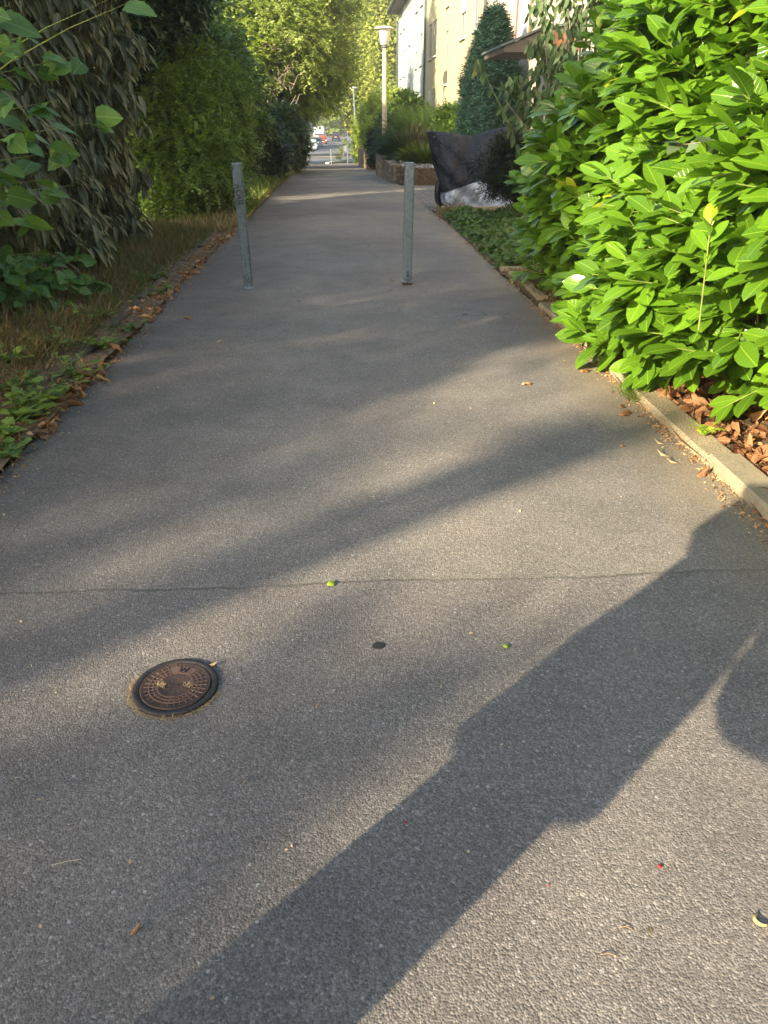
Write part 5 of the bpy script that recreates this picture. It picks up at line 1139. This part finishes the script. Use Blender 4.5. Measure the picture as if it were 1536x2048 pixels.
# far weeping birches and the trees closing the view
def wtree(label, Yb, xb, blobs, n, leaf, mat, seed, kind='weeping_birch', droop=1.1, bark='birchbark', group='sunlit trees along the far street', k=9, tl=1.6, cat='tree', tr=.2):
    return gtree(kind, label, cat, Yb, xb, blobs, n_tw=n, leaf=leaf, mat=mat, k=k, tl=tl, trunk_r=tr, seed=seed, width=1.25, droop=droop, bark=bark, shell=.75, group=group, spread=.4, lump=.22)
wtree('weeping birch with hanging pale sprays directly behind the metal street lamp', 92, 735, [(735, 90, 92, 60), (705, 160, 92, 45), (760, 140, 90, 50), (742, 195, 92, 34), (770, 50, 90, 60), (712, 200, 95, 22), (770, 200, 88, 36)], 4200, .34, M['birch'], 121)
wtree('tall pale birch whose top leaves the frame left of the lamp post', 105, 728, [(690, 60, 105, 70), (660, 110, 105, 50), (715, 20, 105, 70), (676, 140, 108, 34), (740, -20, 105, 80), (655, 10, 105, 55)], 4200, .36, M['birch'], 122)
wtree('birch beside the terrace end, right of the concrete lamp post', 84, 790, [(790, 110, 84, 40), (790, 50, 84, 50), (795, 170, 84, 36), (800, -20, 84, 70)], 2600, .32, M['birch'], 123)
wtree('yellow green tree overhanging the parked cars on the left of the street', 150, 610, [(625, 190, 150, 36), (640, 185, 155, 18), (610, 150, 150, 50), (640, 140, 150, 45), (590, 215, 145, 34)], 3600, .42, M['farleaf'], 124, 'far_tree', .4, 'bark', tl=1.2)
wtree('bright tree above the white van at the end of the street', 300, 680, [(680, 205, 300, 28), (665, 180, 300, 35), (700, 190, 300, 35), (650, 215, 300, 22), (692, 225, 300, 16)], 3000, .8, M['farleaf'], 125, 'far_tree', .3, 'bark', tl=2.5)
wtree('leafy tree behind the round red sign on the right of the street', 170, 712, [(715, 205, 170, 28), (722, 235, 165, 18), (735, 230, 165, 25), (735, 262, 160, 14), (708, 190, 175, 18)], 3000, .45, M['farleaf'], 126, 'far_tree', .4, 'bark', tl=1.2)
wtree('dark shaded tree trunk side behind the parked cars', 140, 600, [(594, 270, 140, 20), (580, 230, 140, 40), (585, 290, 135, 18)], 1800, .35, M['darkleaf'], 127, 'far_tree', .2, 'bark', tl=.8)
wtree('green tree mass closing the street far behind all cars', 400, 672, [(672, 238, 400, 12), (655, 235, 400, 14), (690, 238, 400, 14), (640, 232, 400, 18), (705, 232, 400, 20)], 1600, 1.1, M['farleaf'], 128, 'far_tree', .2, 'bark', tl=3)
def backrow(i, x, y, R_, h, label, mat, leaf=.25, n=1500, group='trees filling the land behind the left shrubs'):
    blobs = [(x, y, zg(y)+h*.62, R_), (x+R_*.5, y+R_*.3, zg(y)+h*.45, R_*.7), (x-R_*.5, y-R_*.3, zg(y)+h*.8, R_*.7), (x, y, zg(y)+h*.25, R_*.7)]
    tree('background_tree', label, 'tree', (x, y, zg(y)), blobs, n, leaf, mat, k=8, tl=.7, trunk_r=.2, seed=200+i, width=1.3, group=group, shell=.8)
backrow(0, -9.0, 27, 2.6, 7.5, 'bushy tree hidden behind the mid green tree on the left', M['midleaf'])
backrow(1, -10.5, 38, 3.2, 9.5, 'taller tree behind the climber clad tree on the left', M['midleaf'], .3, 1800)
backrow(2, -13, 55, 4.5, 12, 'broad tree further back beyond the climber clad tree', M['limeleaf'], .35, 2200)
backrow(3, -17, 85, 6, 14, 'large tree standing back on the left of the far street', M['farleaf'], .45, 2400)
backrow(4, -15, 20, 3.5, 7, 'tree standing well back from the path on the left', M['midleaf'], .3, 1500)
backrow(5, 9, 105, 7, 16, 'large tree rising behind the end of the terrace', M['birch'], .45, 2600, 'trees behind the terrace')
backrow(6, -26, 130, 8, 17, 'large far tree on the left horizon', M['farleaf'], .6, 2400)
backrow(7, 3, 150, 7, 16, 'far tree on the right horizon behind the birches', M['farleaf'], .6, 2400, 'trees behind the terrace')
backrow(8, -13, 220, 8, 18, 'distant tree standing behind the white van', M['farleaf'], .8, 2000)
backrow(9, -30, 250, 10, 20, 'distant tall tree left of the street end', M['farleaf'], .9, 2000)
backrow(10, -5, 300, 10, 20, 'distant tall tree right of the street end', M['farleaf'], .9, 2000)

# ---------------------------------------------------------------- trees behind the viewer whose crowns shade the path
def shade_tree(label, base, targets, dist, n, leaf, seed, trunk=.2, jitter=.0):
    """targets: (photo x, photo y, radius m) of ground places its leaf clumps stand in front of, seen from the sun"""
    sh = Vector((SDIR.x, SDIR.y, SDIR.z)); rr = random.Random(seed); bl_ = []
    for t in targets:
        g = G(t[0], t[1]) if len(t) == 3 else Vector((t[0], t[1], 0)); R_ = t[2]
        c = g+sh*((dist+rr.uniform(-1, 1))); bl_.append((c.x, c.y, c.z, R_))
    return tree('shade_tree', label, 'tree', base, bl_, n, leaf, M['midleaf'], k=8, tl=.25, trunk_r=trunk, seed=seed, width=1.2, group='trees standing behind the viewer on the left', shell=.95, lump=.1, spread=.8)

# ---------------------------------------------------------------- person standing beside the viewer, out of frame, casting the long shadow
def person(base, face_az):
    r = empty('person', base, face_az); tag(r, 'person in long loose shorts and tee shirt standing beside the viewer with a shoulder bag', 'person')
    skin = simple('skin', (.5, .3, .21), .55, var=.08); shirt = simple('grey_tee_shirt', (.25, .27, .3), .9, var=.1, bump=.2); shorts = simple('dark_shorts', (.06, .07, .1), .9, var=.1); hair = simple('brown_hair', (.06, .035, .02), .7, var=.3, bump=.8, bscale=90); shoe = simple('white_trainer', (.6, .6, .58), .7)
    # local frame: facing +y, left is -x
    V = [(0, 0, .93), (0, 0, 1.08), (0, 0, 1.25), (0, .0, 1.42), (0, .0, 1.50), (0, .02, 1.56), (0, .03, 1.64), (0, .02, 1.71)]
    Rr = [(.17, .12), (.15, .11), (.17, .12), (.15, .10), (.058, .058), (.06, .065), (.075, .095), (.06, .075)]
    E = [(0, 1), (1, 2), (2, 3), (3, 4), (4, 5), (5, 6), (6, 7)]
    def chain(start, pts, rads):
        last = start
        for q, rd in zip(pts, rads):
            V.append(q); Rr.append((rd, rd)); E.append((last, len(V)-1)); last = len(V)-1
        return last
    for s in (-1, 1):
        a = chain(0, [(s*.095, 0, .86), (s*.085, .01, .66), (s*.075, .02, .48), (s*.072, 0, .32), (s*.072, -.02, .10), (s*.075, .04, .045), (s*.078, .15, .03)], [.10, .078, .056, .055, .037, .036, .028])
        if s < 0: pts = [(s*.17, 0, 1.40), (s*.185, .04, 1.24), (s*.18, .07, 1.13), (s*.15, .19, 1.08), (s*.10, .29, 1.10)]
        else: pts = [(s*.19, 0, 1.40), (s*.25, -.04, 1.24), (s*.30, -.06, 1.12), (s*.27, .08, 1.02), (s*.22, .19, .96)]
        h = chain(3, pts, [.055, .044, .038, .032, .024])
        hp = Vector(pts[-1]); fw = (Vector(pts[-1])-Vector(pts[-2])).normalized()
        palm = hp+fw*.055; pi_ = chain(h, [tuple(palm)], [.022])
        sidev = fw.cross(Vector((0, 0, 1))).normalized(); dn = fw.cross(sidev).normalized()
        for j, (ln, of) in enumerate(((.072, -.028), (.08, -.010), (.075, .009), (.06, .026))):
            b0 = palm+sidev*of+fw*.02; k1 = b0+fw*ln*.5+dn*.004; k2 = k1+fw*ln*.35-Vector((0, 0, .018)); k3 = k2+fw*ln*.12-Vector((0, 0, .018))
            chain(pi_, [tuple(b0), tuple(k1), tuple(k2), tuple(k3)], [.0095, .0085, .0078, .006])
        t0 = hp+sidev*(-.028*s)*-1+fw*.02; chain(pi_, [tuple(t0), tuple(t0+sidev*(.028*s)+fw*.03), tuple(t0+sidev*(.032*s)+fw*.055)], [.011, .0095, .007])
    me = bpy.data.meshes.new('body'); me.from_pydata(V, E, []); o = bpy.data.objects.new('body', me); C.objects.link(o); o.parent = r
    sk = o.modifiers.new('skin', 'SKIN'); ly = me.skin_vertices[0] if me.skin_vertices else None
    if ly is None:
        bpy.context.view_layer.objects.active = o; ly = me.skin_vertices.new() if hasattr(me.skin_vertices, 'new') else None
    if ly:
        for i, d in enumerate(ly.data): d.radius = Rr[i]; d.use_root = (i == 0)
    su = o.modifiers.new('s', 'SUBSURF'); su.levels = 1; su.render_levels = 2; me.materials.append(skin)
    def ell(z, a, b, cx=0, cy=0, n=20): return [(cx+a*math.cos(2*PI*i/n), cy+b*math.sin(2*PI*i/n), z) for i in range(n)]
    mb = MB(); mb.rings([ell(.86, .195, .15), ell(1.0, .185, .14), ell(1.12, .18, .135), ell(1.25, .20, .145), ell(1.36, .205, .135), ell(1.44, .165, .11), ell(1.485, .08, .075)], cap=False)
    for s in (-1, 1):
        sx = .185 if s < 0 else .275
        rs = []
        for f in np.linspace(0, 1, 5):
            c = Vector((s*.16, 0, 1.40)).lerp(Vector((s*sx, -.02, 1.18)), f); rad = .075-.004*f; ax = Vector((s*.45, 0, -.9)).normalized(); u = ax.cross(Vector((0, 1, 0))).normalized(); w = ax.cross(u)
            rs.append([tuple(c+u*rad*math.cos(2*PI*i/16)+w*rad*math.sin(2*PI*i/16)) for i in range(16)])
        mb.rings(rs, cap=False)
    mb.build('tee_shirt', shirt, r, True)
    mb = MB(); mb.rings([ell(1.0, .175, .135), ell(.92, .195, .145), ell(.84, .205, .15), ell(.72, .20, .15), ell(.62, .205, .15)], cap=False)
    for s in (-1, 1): mb.rings([ell(.66, .078, .085, s*.066, .01), ell(.4, .076, .075, s*.064, .005), ell(.10, .074, .07, s*.064, -.015)], cap=False)
    mb.build('shorts', shorts, r, True)
    mb = MB(); mb.rings([ell(1.55, .05, .03, 0, -.06), ell(1.62, .088, .075, 0, -.035), ell(1.69, .095, .1, 0, -.005), ell(1.75, .08, .09, 0, .0), ell(1.785, .035, .04)]); mb.build('hair', hair, r, True)
    mb = MB(); mb.rings([ell(1.615, .013, .012, 0, .118, 8), ell(1.63, .012, .022, 0, .118, 8), ell(1.665, .006, .008, 0, .108, 8)])
    for s in (-1, 1): mb.rings([ell(1.60, .008, .012, s*.082, .01, 8), ell(1.63, .012, .02, s*.09, .0, 8), ell(1.66, .01, .018, s*.088, 0, 8)])
    mb.build('nose_and_ears', skin, r, True)
    for s in (-1, 1):
        MB().lathe([(0, -.004), (.009, 0), (.0, .004)], 10, (s*.031, .112, 1.655)).build('eye', M['black'], r, True)
        mb = MB(); cx = s*.078
        mb.rings([[(cx+a*math.cos(2*PI*i/14), .055+b*math.sin(2*PI*i/14), z) for i in range(14)] for a, b, z in ((.043, .135, 0), (.046, .14, .03), (.043, .125, .06), (.035, .06, .10))]); mb.build('trainer', shoe, r, True)
    MB().rings([ell(1.585, .022, .006, 0, .112, 10), ell(1.592, .022, .007, 0, .113, 10)]).build('mouth', simple('lips', (.4, .15, .13), .5), r, True)
    return r
FEET = Vector((-.74, .25, .002))
person(FEET, -math.radians(45))
# the shoulder bag at the person's right hip
fwd = Vector((.7071, .7071, 0)); rgt = Vector((.7071, -.7071, 0))
bagc = FEET+rgt*.365-fwd*.02+Vector((0, 0, .955)); r = empty('shoulder_bag', bagc-Vector((0, 0, .15)), -math.radians(45)); tag(r, 'round soft shoulder bag at the right hip of the person beside the viewer', 'bag')
mb = MB(); mb.rings([[(.17*k*math.cos(2*PI*i/22), .06*k*math.sin(2*PI*i/22), z) for i in range(22)] for k, z in ((.45, .0), (.8, .04), (1, .12), (1, .2), (.85, .28), (.6, .31))]); mb.build('bag_body', simple('dark_canvas', (.05, .05, .06), .8), r, True, )
mb = MB(); mb.tube([(-.1, 0, .3), (-.2, .0, .45), (-.27, .0, .60)], .012, 6); mb.build('strap', M['black'], r)
shade_tree('loose crowned tree behind the viewer that dapples the near path', (-11.5, -9.5, 0),
    [(100, 1500, .3), (400, 1450, .26), (150, 1780, .28), (450, 1720, .26), (650, 1580, .18), (300, 1960, .28), (680, 1390, .24), (860, 1370, .2), (1000, 1290, .14), (60, 2030, .28), (0, 1650, .28)], 17.0, 215, .07, 301)
shade_tree('another loose crowned tree behind the viewer, farthest of them', (-20.0, -14.5, 0),
    [(100, 1060, .46), (400, 1000, .42), (620, 930, .34), (760, 880, .24), (40, 1250, .36), (560, 1080, .2)], 27.0, 150, .08, 304)
shade_tree('second tree behind the viewer with one dense low bough', (-10.5, -6.5, 0),
    [(1230, 845, .15), (1150, 872, .15), (1070, 890, .14), (985, 912, .12), (1290, 850, .16), (1400, 820, .15)], 17.0, 72, .07, 302)
mass = []
for ic in range(23):
    for ix in range(21):
        if ix > 15 and ic < 17: continue
        c_ = -4.45-ic*.55; X_ = -2.4+ix*.5+(.25 if ic % 2 else 0); mass.append((X_, X_-c_, .46, 0))
shade_tree('dense broad tree behind the viewer that shades the path ahead', (-13.0, -5.5, 0), mass, 15.5, 14000, .09, 303, .25)
backrow(23, -5.8, 15.9, 1.35, 5.6, 'narrow leafy tree close behind the layered shrub', M['midleaf'], .14, 1400)
backrow(24, -6.2, 20.3, 1.5, 5.8, 'leafy tree between two others behind the dark evergreen bush', M['midleaf'], .14, 1400)
backrow(21, -6.4, 24, 2.0, 7.6, 'leafy tree standing behind the dark evergreen bush', M['midleaf'], .18, 1600)
backrow(22, -5.9, 17.6, 1.5, 5.6, 'smaller leafy tree behind the layered shrub', M['midleaf'], .14, 1400)
for i_, (x_, y_, r__, h_, lb_) in enumerate([(4, -9, 3.6, 10, 'big unseen tree added behind the viewer on the right to block sky light'), (-3.5, -15, 3.8, 11, 'big unseen tree added straight behind the viewer to block sky light'), (9.5, -4, 3.6, 9, 'unseen tree added right and behind the viewer to block sky light'), (7.0, 5.0, 2.8, 8, 'unseen tree added behind the laurel hedge to block sky light'), (1.0, -6.5, 2.2, 7.5, 'smaller unseen tree added close behind the viewer to block sky light')]):
    backrow(30+i_, x_, y_, r__, h_, lb_, M['midleaf'], .3, 1500, 'unseen trees added around the viewer to block sky light')  # out-of-view trees added to cut sky light and deepen the near shade
backrow(20, -13.0, 1.0, 2.2, 5.6, 'wide tree behind the viewer, farther left', M['midleaf'], .15, 1500, 'trees standing behind the viewer on the left')
hz = MB().box(-420, 420, -70, 620, -5, 26).build('haze', None); hz['kind'] = 'stuff'; hz['label'] = 'thin summer haze filling the air over the path and street'
hm, hnt, ho = new_mat('haze_air'); hv = hnt.nodes.new('ShaderNodeVolumePrincipled'); hv.inputs['Density'].default_value = .0015; hv.inputs['Color'].default_value = (.95, .97, 1, 1); hv.inputs['Anisotropy'].default_value = .3
hnt.links.new(hv.outputs[0], ho.inputs['Volume']); hz.data.materials.append(hm)
bpy.context.view_layer.update()
